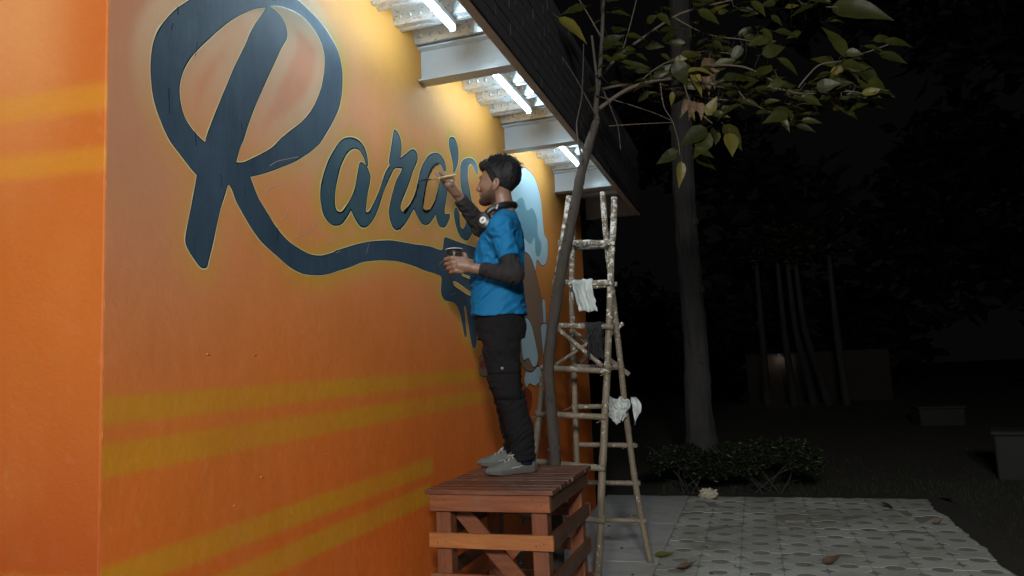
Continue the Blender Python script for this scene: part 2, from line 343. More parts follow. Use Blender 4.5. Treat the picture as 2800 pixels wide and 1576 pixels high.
ARA = [(3.0309,2.4831),(3.0158,2.4892),(2.998,2.5161),(2.9688,2.5377),(2.9395,2.5433),(2.9101,2.5379),(2.8736,2.5194),(2.8374,2.4888),(2.805,2.4466),(2.7799,2.407),(2.7617,2.3622),(2.7451,2.3184),(2.7357,2.273),(2.7358,2.237),(2.7468,2.2158),(2.773,2.2117),(2.8002,2.2242),(2.8355,2.2569),(2.8645,2.2889),(2.9019,2.3383),(2.922,2.3886),(2.9428,2.4474),(2.9528,2.475),(2.9704,2.4881),(2.9967,2.4882),(3.0267,2.4761),(3.0489,2.4538),(3.0561,2.4396),(3.0465,2.4017),(3.0246,2.3456),(3.0106,2.2919),(3.0033,2.2632),(3.0166,2.2561),(3.0402,2.2684),(3.0814,2.314),(3.1327,2.3768),(3.1775,2.448),(3.2141,2.5022),(3.2458,2.5331),(3.2612,2.5454),(3.2535,2.5624),(3.2622,2.5942),(3.2832,2.6552),(3.3045,2.717),(3.3201,2.7541),(3.3518,2.7528),(3.3828,2.7313),(3.399,2.692),(3.3915,2.6461),(3.3773,2.6137),(3.4358,2.649),(3.4962,2.6876),(3.5422,2.7084),(3.5774,2.7052),(3.5942,2.6822),(3.578,2.6413),(3.5288,2.5835),(3.4957,2.5308),(3.4531,2.4723),(3.4068,2.4142),(3.3764,2.3734),(3.3683,2.3461),(3.3786,2.3331),(3.397,2.3323),(3.4262,2.3487),(3.4867,2.3957),(3.54,2.4557),(3.5797,2.5187),(3.6097,2.5805),(3.6392,2.6292),(3.691,2.6844),(3.7488,2.7305),(3.8303,2.7669),(3.901,2.7786),(3.9596,2.7643),(3.9909,2.7323),(3.9924,2.6925),(3.9535,2.6929),(3.9193,2.7142),(3.884,2.715),(3.8362,2.6979),(3.7762,2.6539),(3.7279,2.5995),(3.6905,2.5345),(3.6654,2.4826),(3.6459,2.4324),(3.6488,2.4009),(3.6744,2.3898),(3.7125,2.3971),(3.7702,2.4341),(3.8193,2.4868),(3.8591,2.5531),(3.8836,2.5975),(3.9055,2.6197),(3.9417,2.6256),(3.9832,2.6153),(4.0085,2.5961),(3.989,2.5419),(3.959,2.4763),(3.9462,2.4394),(3.9606,2.4249),(4.0167,2.4369),(4.0251,2.4195),(4.0002,2.3902),(3.9604,2.3537),(3.9111,2.3356),(3.8642,2.3348),(3.8318,2.3602),(3.8123,2.3995),(3.7998,2.3853),(3.7522,2.3461),(3.7066,2.3194),(3.6631,2.3082),(3.6213,2.3091),(3.5816,2.3292),(3.5433,2.3579),(3.5264,2.3725),(3.4722,2.3225),(3.4117,2.2682),(3.3541,2.2328),(3.3572,2.2355),(3.3131,2.221),(3.2681,2.2351),(3.2401,2.2757),(3.2379,2.3125),(3.2579,2.3622),(3.2874,2.4187),(3.3267,2.4828),(3.3753,2.533),(3.4034,2.566),(3.3584,2.5579),(3.3077,2.5401),(3.27,2.499),(3.2282,2.4473),(3.1827,2.3876),(3.1465,2.3271),(3.1114,2.276),(3.0694,2.2286),(3.0213,2.1928),(2.9791,2.1779),(2.946,2.1798),(2.9106,2.2001),(2.8831,2.2252),(2.8675,2.2409),(2.8513,2.2192),(2.8192,2.1874),(2.7844,2.1594),(2.7412,2.1454),(2.7057,2.1439),(2.6684,2.1567),(2.6413,2.1797),(2.627,2.2118),(2.6209,2.2522),(2.6263,2.2918),(2.6429,2.3377),(2.6661,2.3858),(2.696,2.4329),(2.7363,2.4836),(2.7775,2.5283),(2.8193,2.559),(2.8689,2.5791),(2.9194,2.5888),(2.9672,2.5862),(3.0042,2.5691),(3.0258,2.5393),(3.0358,2.5062)]
ARA_C = [(3.0309,2.4831),(3.2612,2.5454),(3.3201,2.7541),(3.3773,2.6137),(3.9924,2.6925),(3.8123,2.3995),(3.5264,2.3725),(3.4034,2.566),(2.8675,2.2409)]
APO = [(4.0998,2.9408),(4.1458,2.9463),(4.1832,2.9229),(4.2055,2.8764),(4.1925,2.8097),(4.1607,2.7546),(4.1177,2.7129),(4.1033,2.7248),(4.1037,2.7712),(4.0822,2.8171),(4.057,2.8615),(4.0556,2.9022),(4.0731,2.9278)]
ESS = [(4.5352,2.8086),(4.491,2.8201),(4.4493,2.8486),(4.4128,2.8503),(4.3739,2.824),(4.3541,2.7702),(4.3557,2.7166),(4.3781,2.6568),(4.4082,2.5981),(4.4373,2.5278),(4.4377,2.4627),(4.4089,2.3983),(4.3531,2.3466),(4.2938,2.3174),(4.2385,2.3131),(4.173,2.3287),(4.1247,2.3717),(4.0973,2.4227),(4.0946,2.4627),(4.1166,2.4923),(4.1492,2.4936),(4.1798,2.4685),(4.1825,2.4278),(4.192,2.3883),(4.218,2.3798),(4.2533,2.3935),(4.292,2.4369),(4.3035,2.4812),(4.2866,2.5203),(4.2573,2.5724),(4.2353,2.6255),(4.2191,2.6954),(4.2212,2.7591),(4.2393,2.8059),(4.2913,2.846),(4.3797,2.8812),(4.4688,2.8924),(4.5277,2.8797),(4.5469,2.8452)]
WET = [(3.5907,2.5303),(3.5732,2.4991),(3.5502,2.4579),(3.5126,2.4165),(3.4761,2.3826),(3.4359,2.3528),(3.4016,2.331)]
WET2 = [(3.8842,2.7175),(3.8364,2.7004),(3.7825,2.6627),(3.7401,2.6166),(3.7153,2.5777),(3.6974,2.5548),(3.6779,2.5085),(3.6544,2.448),(3.6406,2.4039),(3.653,2.3856),(3.6956,2.3869),(3.7462,2.4106),(3.7938,2.4506),(3.8313,2.4941),(3.865,2.5544),(3.8856,2.5931)]

def smooth_closed(pts, corners, sub=5):
    cs = [np.array(c) for c in corners]; P = [np.array(p, float) for p in pts]; n = len(P)
    sharp = [any(np.linalg.norm(p-c) < 1e-3 for c in cs) for p in P]; out = []
    for i in range(n):
        p1, p2 = P[i], P[(i+1) % n]; p0 = P[i-1] if not sharp[i] else p1; p3 = P[(i+2) % n] if not sharp[(i+1) % n] else p2
        for k in range(sub):
            t = k/sub; out.append(0.5*((2*p1)+(-p0+p2)*t+(2*p0-5*p1+4*p2-p3)*t*t+(-p0+3*p1-3*p2+p3)*t**3))
    return out
def area2(c): return sum(a[0]*b[1]-b[0]*a[1] for a, b in zip(c, c[1:]+c[:1]))
def fill_shape(name, conts, x, mat, parent):
    cu = bpy.data.curves.new(name, 'CURVE'); cu.dimensions = '2D'; cu.fill_mode = 'BOTH'
    for c in conts:
        sp = cu.splines.new('POLY'); sp.points.add(len(c)-1)
        for p, q in zip(sp.points, c): p.co = (q[0], q[1], 0, 1)
        sp.use_cyclic_u = True
    tmp = bpy.data.objects.new('tmp', cu); COL.objects.link(tmp)
    dg = bpy.context.evaluated_depsgraph_get(); me = bpy.data.meshes.new_from_object(tmp.evaluated_get(dg))
    bpy.data.objects.remove(tmp); me.name = name
    n = len(me.vertices); co = np.zeros(n*3); me.vertices.foreach_get('co', co); co = co.reshape(-1, 3)
    me.vertices.foreach_set('co', np.stack([np.full(n, x), co[:, 0], co[:, 1]], 1).ravel()); me.materials.clear(); me.update()
    return link(name, me, mat, parent)
def ribbon(name, cont, x, inner, outer, mat, parent, closed=True, sgn=1, taper=None):
    # flat painted line along a contour, from 'inner' to 'outer' metres off it
    n = len(cont); b = MB(); P = [np.array(p) for p in cont]
    for i in range(n):
        a = P[i-1] if closed or i > 0 else P[i]; c = P[(i+1) % n] if closed or i < n-1 else P[i]
        t = c-a; t = t/(np.linalg.norm(t)+1e-9); nr = np.array([t[1], -t[0]])*sgn
        w = 1.0 + 0.75*mnoise.noise((P[i][0]*11, P[i][1]*11, 2.0)) + 0.4*mnoise.noise((P[i][0]*40, P[i][1]*40, 7.0))
        for o in (inner*w, outer*w): q = P[i]+nr*o; b.v.append((x, q[0], q[1]))
    for i in range(n if closed else n-1):
        j = (i+1) % n; b.f.append((2*i, 2*i+1, 2*j+1, 2*j))
    return b.build(name, mat, parent)
c_R = smooth_closed(R_OUT, R_CORN); c_h = [smooth_closed(h, HC) for h in (R_H1, R_H2, R_H3, R_H4, R_H5)]
c_ara = smooth_closed(ARA, ARA_C); c_apo = smooth_closed(APO, []); c_ess = smooth_closed(ESS, [])
ALLC = [c_R] + c_h + [c_ara, c_apo, c_ess]

# ---- mural wall face with the sprayed colours stored per point (height gradient is partly painted lamp falloff)
STR = [([(1.5587,1.4674),(4.3583,1.4973),(1.5601,1.3905),(4.3498,1.419)], 0), ([(1.5646,1.3401),(4.3436,1.3617),(1.5686,1.2509),(4.3345,1.2776)], 0),
       ([(1.5728,1.017),(3.6676,1.0351),(1.7806,0.9392),(3.6608,0.9491)], [(3.6646,0.9968)][0][0]), ([(2.0054,0.8777),(3.6336,0.9015),(2.2884,0.8003),(3.5982,0.8014)], [(3.6158,0.8512)][0][0])]
def lerp(a, b, t): t = np.asarray(t)[..., None]; return a*(1-t)+b*t
def sstep(a, b, x): t = np.clip((x-a)/(b-a), 0, 1); return t*t*(3-2*t)
def paint_main(Y, Z):
    P = np.stack([Y, Z, 0*Y], 1)
    n1 = vnoise(P, 1.7, 3.0); n2 = vnoise(P, 4.5, 8.0)
    A = lambda *c: np.array(c)
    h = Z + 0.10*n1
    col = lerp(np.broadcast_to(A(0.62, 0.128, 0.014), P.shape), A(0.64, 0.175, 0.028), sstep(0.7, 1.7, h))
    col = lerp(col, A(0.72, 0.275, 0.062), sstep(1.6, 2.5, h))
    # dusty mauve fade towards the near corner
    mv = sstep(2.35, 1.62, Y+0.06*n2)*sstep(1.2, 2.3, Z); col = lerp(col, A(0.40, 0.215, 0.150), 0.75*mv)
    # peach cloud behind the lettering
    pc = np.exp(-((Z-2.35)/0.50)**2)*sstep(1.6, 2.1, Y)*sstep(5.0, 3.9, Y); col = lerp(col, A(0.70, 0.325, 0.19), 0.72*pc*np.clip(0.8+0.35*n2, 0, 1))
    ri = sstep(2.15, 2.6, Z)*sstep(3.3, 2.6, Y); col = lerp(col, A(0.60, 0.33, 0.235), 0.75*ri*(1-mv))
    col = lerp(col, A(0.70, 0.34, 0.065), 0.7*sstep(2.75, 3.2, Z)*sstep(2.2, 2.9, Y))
    # sprayed glow round the letters
    pts = np.concatenate([np.array(c) for c in ALLC]); d2 = np.full(len(Y), 9.0)
    ok = np.nonzero((Z > 1.0))[0]
    for s0 in range(0, len(ok), 4000):
        k = ok[s0:s0+4000]
        d2[k] = np.min((Y[k, None]-pts[None, :, 0])**2+(Z[k, None]-pts[None, :, 1])**2, 1)
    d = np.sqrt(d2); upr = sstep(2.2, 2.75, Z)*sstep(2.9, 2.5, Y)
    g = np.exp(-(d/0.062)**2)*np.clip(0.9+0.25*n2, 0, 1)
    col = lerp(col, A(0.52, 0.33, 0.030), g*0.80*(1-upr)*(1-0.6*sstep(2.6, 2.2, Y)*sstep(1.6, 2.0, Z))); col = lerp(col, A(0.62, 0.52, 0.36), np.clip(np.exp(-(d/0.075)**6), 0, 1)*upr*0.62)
    # olive-yellow rays
    for (q, yend) in STR:
        t = (Y-q[0][0])/(q[1][0]-q[0][0]); top = q[0][1]+(q[1][1]-q[0][1])*t
        t2 = (Y-q[2][0])/(q[3][0]-q[2][0]); bot = q[2][1]+(q[3][1]-q[2][1])*t2
        m = sstep(-0.014, 0.014, top-Z)*sstep(-0.014, 0.014, Z-bot)*sstep(4.9, 4.3, Y)
        if yend: m = m*sstep(0.03, -0.01, Y-yend)
        m = m*sstep(0.0, 0.02, top-bot)
        col = lerp(col, A(0.52, 0.280, 0.010), 0.70*m*np.clip(0.92+0.2*n2, 0, 1))
    return col
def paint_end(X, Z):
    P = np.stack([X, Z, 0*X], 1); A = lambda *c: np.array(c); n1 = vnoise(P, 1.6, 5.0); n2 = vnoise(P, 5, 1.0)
    col = lerp(np.broadcast_to(A(0.31, 0.058, 0.009), P.shape), A(0.42, 0.108, 0.016), sstep(0.8, 1.9, Z+0.1*n1))  # darker foot and paler top left put the lamplight's falloff into the colour
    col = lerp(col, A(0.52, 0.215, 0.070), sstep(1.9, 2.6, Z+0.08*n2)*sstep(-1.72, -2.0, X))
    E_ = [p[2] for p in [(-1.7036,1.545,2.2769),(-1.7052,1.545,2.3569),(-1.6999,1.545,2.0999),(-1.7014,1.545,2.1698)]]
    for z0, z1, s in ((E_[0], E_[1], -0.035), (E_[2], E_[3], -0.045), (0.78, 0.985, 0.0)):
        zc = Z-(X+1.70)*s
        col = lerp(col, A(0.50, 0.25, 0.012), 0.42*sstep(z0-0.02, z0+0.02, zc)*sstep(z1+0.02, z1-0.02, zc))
    return col
def grid_face(name, us, ws, to3, colf, mat, parent, bulge):
    U, W = np.meshgrid(us, ws, indexing='ij'); u = U.ravel(); w = W.ravel(); P = to3(u, w)
    nu, nw = len(us), len(ws); i, j = np.meshgrid(np.arange(nu-1), np.arange(nw-1), indexing='ij'); k = (i*nw+j).ravel()
    F = np.stack([k, k+nw, k+nw+1, k+1], 1)
    me = bpy.data.meshes.new(name); me.from_pydata(P.tolist(), [], F.tolist())
    at = me.attributes.new('paint', 'FLOAT_COLOR', 'POINT'); c = colf(u, w); at.data.foreach_set('color', np.concatenate([np.clip(c, 0, 1), np.ones((len(c), 1))], 1).ravel())
    me.update(); return link(name, me, mat, parent, True)
us = np.arange(Y0+0.006, Y1+1e-6, (Y1-Y0-0.006)/300); ws = np.linspace(-0.05, ZT, 300)
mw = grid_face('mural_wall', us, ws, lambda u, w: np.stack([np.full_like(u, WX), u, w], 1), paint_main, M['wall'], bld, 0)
xs_ = np.linspace(-6.0, WX-0.006, 180)
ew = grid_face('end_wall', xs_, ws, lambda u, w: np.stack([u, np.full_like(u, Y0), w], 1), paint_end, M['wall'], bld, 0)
# rounded, chipped arris joining both faces
def arris():
    zs = np.linspace(-0.05, ZT, 420); b = MB(); nseg = 5; rr = 0.006; cols = []
    for z in zs:
        chip = max(0.0, mnoise.noise((z*31, 1.3, 0))-0.42)*0.012 + 0.0014*mnoise.noise((z*55, 4, 0))
        for k in range(nseg):
            a = math.pi/2*k/(nseg-1); r = rr-chip*(1 if 0 < k < nseg-1 else 0)
            b.v.append((WX-rr+r*math.sin(a), Y0+rr-r*math.cos(a), float(z)))
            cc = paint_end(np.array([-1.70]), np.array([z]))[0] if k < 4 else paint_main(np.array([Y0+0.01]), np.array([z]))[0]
            cols.append((*(cc*0.6+np.array([0.24, 0.13, 0.07]) if chip > 0.0022 and k == 2 else cc), 1))
    for i in range(len(zs)-1):
        for k in range(nseg-1): b.f.append((i*nseg+k, i*nseg+k+1, (i+1)*nseg+k+1, (i+1)*nseg+k))
    me = b.mesh('corner_arris'); at = me.attributes.new('paint', 'FLOAT_COLOR', 'POINT'); at.data.foreach_set('color', np.array(cols, float).ravel())
    return link('corner_arris', me, M['wall'], bld, True)
arris()
b = MB(); b.box((-6.0, Y0+0.02, -0.1), (WX-0.02, Y1-0.004, ZT)); b.build('wall_core', M['plaster'], bld)
b = MB(); b.box((WX-0.2, Y1-0.004, -0.05), (WX, Y1+0.0, ZT)); b.build('wall_end_cap', M['plaster'], bld)
# ---- letters
LX = WX+0.0006
fill_shape('letter_r_with_flourish', [c_R]+c_h, LX, M['navy'], mw)['label'] = 'huge dark navy script letter R with dripping flourish'
fill_shape('letters_a_r_a', [c_ara], LX, M['teal'], mw)['label'] = 'joined slate blue script letters a r a'
fill_shape('apostrophe', [c_apo], LX, M['teal'], mw)
fill_shape('letter_s', [c_ess], LX, M['teal'], mw)['label'] = 'slate blue script letter s partly behind the raised arm'
for c, hole in [(c_R, 0)]+[(h, 1) for h in c_h]+[(c_ara, 0), (c_apo, 0), (c_ess, 0)]:
    s = 1 if area2([tuple(p) for p in c]) > 0 else -1
    if hole: s = -s
    big = c is c_R or (hole and len(c) > 60)
    ribbon('outline_pale', c, LX+0.0003, 0.0, 0.0045 if big else 0.0062, M['cream'], mw, True, s)
    ribbon('outline_dark', c, LX+0.0006, 0.0010, -0.0016 if big else -0.0052, M['black'], mw, True, s)
for w_, wd_ in ((WET, 0.012), (WET2, 0.010)):
    ribbon('wet_stroke', catmull(w_, 6), LX+0.0009, -wd_, wd_*0.5, M['black'], mw, False)
# ---- plain colour patches of the mural farther along (no figure)
def patch(name, pts, layer, mat, line=0.006):
    c = smooth_closed(pts, []); x = LX+0.0004*layer; fill_shape(name, [c], x, mat, mw)
    s = 1 if area2([tuple(p) for p in c]) > 0 else -1
    if line: ribbon('patch_outline', c, x+0.0003, -line*0.5, line*0.5, M['black'], mw, True, s)
patch('pale_blue_patch', [(5.0145,2.5843),(5.2217,2.8504),(5.5376,3.0992),(5.779,3.1436),(5.9907,3.1011),(6.1167,2.9645),(6.1566,2.7904),(6.1813,2.6624),(6.272,2.6267),(6.275,2.5103),(6.1937,2.4006),(6.0565,2.3614),(5.903,2.3904),(5.843,2.2958),(5.5591,2.0865),(5.1805,2.0551),(5.0452,2.3154)], 1, M['pblue'])
patch('mid_blue_patch', [(5.1307,2.6333),(5.5305,2.8579),(5.6688,2.7791),(5.8343,2.8268),(5.9656,2.7559),(5.9661,2.6278),(6.0662,2.5466),(5.99,2.4396),(5.8673,2.4391),(5.8581,2.579),(5.7281,2.5033),(5.5291,2.5277),(5.2454,2.5119)], 3, M['mblue'], 0)
patch('brown_patch', [(5.1805,2.0551),(5.3511,2.2981),(5.5304,2.4088),(5.7092,2.3874),(5.8209,2.2933),(5.9279,2.1484),(5.9973,1.9654),(5.975,1.7768),(5.8746,1.5906),(5.6827,1.4724),(5.4601,1.462),(5.2693,1.5619),(5.1588,1.7793)], 5, M['pbrown'])
patch('pale_blue_patch', [(5.3763,1.8436),(5.5262,1.8794),(5.6381,1.8257),(5.7226,1.7094),(5.7848,1.5754),(5.7295,1.5012),(5.6142,1.4939),(5.515,1.5612),(5.378,1.5476),(5.3412,1.6735)], 7, M['pblue'])
patch('pale_blue_patch', [(6.0156,2.0675),(6.0838,2.0598),(6.103,1.9716),(6.0723,1.8683),(5.9896,1.8584),(5.9743,1.964)], 3, M['pblue'])
patch('pale_blue_patch', [(5.9169,1.8306),(6.036,1.8604),(6.1379,1.8392),(6.15,1.7757),(6.0739,1.6852),(6.0946,1.6067),(6.0276,1.4975),(5.956,1.5445),(5.9301,1.6521),(5.9156,1.7596)], 7, M['pblue'])
patch('pale_blue_patch', [(5.4633,1.4818),(5.5853,1.503),(5.7285,1.4953),(5.878,1.4842),(5.9592,1.4369),(5.898,1.3473),(5.7901,1.3571),(5.6601,1.3383),(5.5222,1.3608),(5.4401,1.3356),(5.3731,1.394)], 3, M['pblue'])
patch('red_patch', [(5.3409,1.3065),(5.4759,1.3172),(5.5577,1.2736),(5.5339,1.1894),(5.4482,1.1446),(5.3025,1.1769)], 3, M['pred'])
patch('brown_patch', [(4.4311,1.5644),(4.5144,1.5833),(4.5944,1.5517),(4.5979,1.4618),(4.4985,1.445),(4.4207,1.4705)], 3, M['pbrown'], 0.004)
patch('red_patch', [(4.4344,1.5337),(4.51,1.545),(4.5978,1.5201),(4.5878,1.4959),(4.5056,1.5068),(4.4371,1.4984)], 5, M['pred'], 0)
patch('pale_blue_patch', [(5.3943,0.8676),(5.4831,0.8792),(5.535,0.8339),(5.4775,0.7855),(5.3942,0.8074)], 3, M['pblue'], 0.005)
patch('pale_blue_patch', [(6.2271,1.2243),(6.2855,1.1414),(6.2977,1.013),(6.2508,1.0295),(6.2088,1.1305)], 3, M['pblue'], 0.004)
# hairline cracks in the paint
for pts in ([(1.7928,2.6427),(1.7899,2.6296),(1.7861,2.6161)], [(1.7775,2.4192),(1.7773,2.3927),(1.7801,2.364),(1.7807,2.338)], [(1.8919,2.3159),(1.8948,2.2894),(1.8958,2.2658)], [(2.0129,2.1982),(2.0164,2.1796),(2.0193,2.1555)], [(1.8109,2.7092),(1.8132,2.6931),(1.8142,2.6798)], [(2.121,2.4147),(2.1241,2.3895)], [(1.8994,2.6239),(1.8971,2.5948),(1.8902,2.571)], [(2.1385,2.1896),(2.1437,2.1537)], [(2.327,2.067),(2.3277,2.0359),(2.3237,2.0158)]):
    ribbon('crack', catmull(pts, 5), LX+0.0008, -0.0010, 0.0010, M['black'], mw, False)
# plaster nibs, nail stubs and chalk scribbles on the wall
b = MB(); rg = random.Random(14)
for k in range(20):
    y = rg.uniform(1.9, 4.6); z = rg.uniform(0.95, 1.85); r = rg.uniform(.002, .005); m = MB(); m.lathe([(0.0005, r*0.9), (r*0.7, r*0.6), (r, 0.0)], 7); st_r = rg.uniform(1, 2.2)
    b.add([(WX+v[2], y+v[0]*st_r, z+v[1]) for v in m.v], m.f)
tag(b.build('plaster_nibs', M['cream_dull'], mw, True), kind='stuff')
for pts in ([(2.2495,2.1762),(2.2678,2.2033),(2.3046,2.2252),(2.3487,2.2392)], [(2.4595,2.1797),(2.4602,2.0569),(2.4365,2.0499)], [(2.4432,2.0502),(2.5196,2.0746),(2.5936,2.1335),(2.609,2.1491)], [(2.34,2.1007),(2.3722,2.1224),(2.3922,2.1543)], [(2.5907,2.0287),(2.5875,2.0473)], [(2.6513,2.0395),(2.6674,2.0614),(2.707,2.074),(2.7198,2.098)], [(2.2811,2.2961),(2.3248,2.3251),(2.396,2.3537),(2.4639,2.3799)], [(2.9986,2.0561),(3.0134,2.0855),(3.0282,2.1106)], [(3.8313,2.1007),(3.8671,2.1219),(3.91,2.1357)], [(3.9852,1.9377),(4.0302,1.9511),(4.0681,1.9588)], [(3.4691,2.2483),(3.4793,2.2293)], [(3.5218,2.2571),(3.5141,2.2297)], [(3.5397,2.2601),(3.5763,2.2715),(3.5935,2.2584),(3.5983,2.2404)], [(3.9325,2.8718),(3.9681,2.8645),(3.9979,2.8552)]):
    ribbon('chalk_mark', catmull(pts, 5), LX+0.0013, -0.0012, 0.0012, M['chalk'], mw, False)
# ---- steel canopy
BZ0, BZ1 = 3.132, 3.332
b = MB()
for (y0, y1, z0, z1) in ((-0.05, 0.05, 0, 0.010), (-0.05, 0.05, 0.19, 0.20), (-0.004, 0.004, 0.0102, 0.1898)):
    b.box((WX+0.0, y0, z0), (-1.125, y1, z1), 0.001)
beam_me = b.mesh('beam'); beam_me.materials.append(M['beam'])
for y in (2.20, 3.685, 5.17, 6.66): inst('beam', beam_me, bld, (0, y, BZ0))
def deck(name, along_y0, along_y1, x0, x1):
    b = MB(); prof = []; y = along_y0; PT = 0.247
    while y < along_y1:
        prof += [(y, 0.072), (y+0.055, 0.072), (y+0.082, 0.0), (y+0.10, 0.0), (y+0.106, 0.006), (y+0.136, 0.006), (y+0.142, 0.0), (y+0.165, 0.0), (y+0.192, 0.072)]; y += PT
    n = len(prof)
    for xx in (x0, x1):
        for yy, zz in prof: b.v.append((xx, yy, BZ1+0.003+zz))
    for i in range(n-1): b.f.append((i, i+1, n+i+1, n+i))
    return b.build(name, M['galv'], bld)
deck('ceiling_deck', 1.05, 8.0, WX+0.001, -1.125)
b = MB(); rng = random.Random(9)   # pressed dimples on the deck ribs
y = 1.05
while y < 7.9:
    for (yc, zc, ny, nz) in ((y+0.0685, 0.036, 1, 0.4), (y+0.1785, 0.036, -1, 0.4)):
        for k in range(9):
            x = -1.64+k*0.058; c = Vector((x, yc-0.002*ny, BZ1+0.003+zc)); m = MB(); m.lathe([(0.002, 0.005), (0.008, 0.004), (0.011, 0.0)], 8)
            dirv = Vector((0, -ny, -0.4)).normalized(); q = Vector((0, 0, 1)).rotation_difference(dirv).to_matrix()
            b.add([c + q @ Vector((v[0]*0.75, v[1]*1.3, v[2])) for v in m.v], m.f)
    y += 0.247
tag(b.build('deck_dimples', M['galv'], bld, True), kind='stuff')
b = MB(); b.box((-6.0, 0.98, BZ1+0.085), (-1.12, 8.05, BZ1+0.16)); b.build('canopy_slab', M['concrete'], bld)
b = MB(); b.box((-6.0, 1.06, BZ1+0.003), (WX-0.03, Y0-0.003, BZ1+0.07)); b.build('end_canopy_soffit', M['galv'], bld)
# fascia: plaster back with a soffit lip and a skin of charcoal bricks
FZ0, FZ1 = 3.118, 3.86
fb = MB(); fb.box((-1.123, 0.99, FZ0), (-1.075, 8.06, FZ1-0.01), 0.003); fas = fb.build('fascia', M['plaster'], bld)
fb = MB(); fb.box((-1.0748, 0.99, FZ0+0.003), (-1.0738, 8.06, FZ1-0.012)); fb.build('mortar_bed', M['mortar'], fas)
fb = MB(); fb.box((-6.0, 0.94, FZ0), (-1.125, 0.985, FZ1-0.01), 0.003); fb.build('end_fascia', M['plaster'], bld)
fb = MB(); fb.box((-1.68, 8.0, FZ0+0.002), (-1.126, 8.055, FZ1-0.012), 0.003); fb.build('fascia_return', M['plaster'], bld)
bw, bh = 0.232, 0.074
b = MB(); b.box((-0.006, 0.0022, 0.0022), (0.0055, bw-0.0022, bh-0.0022), 0.002); brick_me = b.mesh('brick'); brick_me.materials.append(M['brickdark'])
rng = random.Random(2)
rows = int((FZ1-FZ0)/bh)
for r_ in range(rows):
    y = 1.0 + (bw/2 if r_ % 2 else 0.0)
    while y < 7.95:
        inst('brick', brick_me, fas, (-1.0685+rng.uniform(-.001, .0012), y, FZ0+0.004+r_*bh), (0, 0, rng.uniform(-.006, .006))); y += bw
# ---- tube lights
M['tube'] = emit('lit_tube', TUBE_COLOR, TUBE_POWER); M['tube_end'] = emit('lit_tube_end', TUBE_COLOR, END_POWER)
M['fitting'] = simple('white_fitting', (0.62, 0.64, 0.64), 0.4, 0.05, 5, 0)
def tube_light(loc, length, rz, mat, label):
    t = empty('tube_light', loc, rz); tag(t, label, 'tube light', 'LED tubes under the canopy')
    b = MB(); b.tube([(0, -length/2, 0), (0, length/2, 0)], 0.0135, 14); b.build('tube', mat, t, True)
    b = MB(); b.box((-0.019, -length/2-0.002, 0.0140), (0.019, length/2+0.002, 0.043), 0.003); b.build('housing', M['fitting'], t)
    for s in (-1, 1):
        b = MB(); b.box((-0.018, s*length/2-0.008, -0.017), (0.018, s*length/2+0.008, 0.0135), 0.004); b.build('end_cap', M['fitting'], t)
TX = -1.375
tube_light((TX, 2.93, 3.286), 0.98, 0, M['tube'], 'lit white tube light in the canopy bay nearest the camera')
tube_light((TX, 4.31, 3.286), 0.98, 0, M['tube'], 'lit white tube light in the middle canopy bay above the painter')
tube_light((TX, 5.81, 3.286), 0.98, 0, M['tube'], 'lit white tube light in the farthest canopy bay behind the tree stem')
tube_light((-2.75, 1.27, 3.286), 1.1, math.pi/2, M['tube_end'], 'lit white tube light above the end wall near its corner')
tube_light((-4.4, 1.27, 3.286), 1.1, math.pi/2, M['tube_end'], 'lit white tube light above the end wall far from its corner')

# ---- two unseen post lamps added behind the camera as fill for paving, stand, leaves
M['globe'] = emit('lit_globe', (1.0, 0.96, 0.90, 1), FILL_POWER)
M['postpaint'] = simple('dark_post_paint', (0.05, 0.05, 0.055), 0.5, 0.2, 10)
for (lx, ly, lab) in ((1.3, -3.4, 'added fill lamp with a round globe behind the viewpoint, right of it'), (0.2, -4.6, 'added fill lamp with a round globe straight behind the viewpoint')):
    sp = empty('fill_lamp', (lx, ly, 0)); tag(sp, lab, 'fill lamp', 'added fill lamps behind the viewpoint'); gr = 0.30
    b = MB(); b.lathe([(0.0, -0.1), (0.11, -0.1), (0.11, 0.05), (0.07, 0.12), (0.045, 0.2), (0.038, 3.62), (0.08, 3.65), (0.08, 3.70), (0.0, 3.70)], 16); b.build('post', M['postpaint'], sp, True)
    b = MB(); b.lathe([(gr*math.sin(math.pi*k/14)+1e-4, 4.0-gr*math.cos(math.pi*k/14)) for k in range(15)], 24); b.build('globe', M['globe'], sp, True)
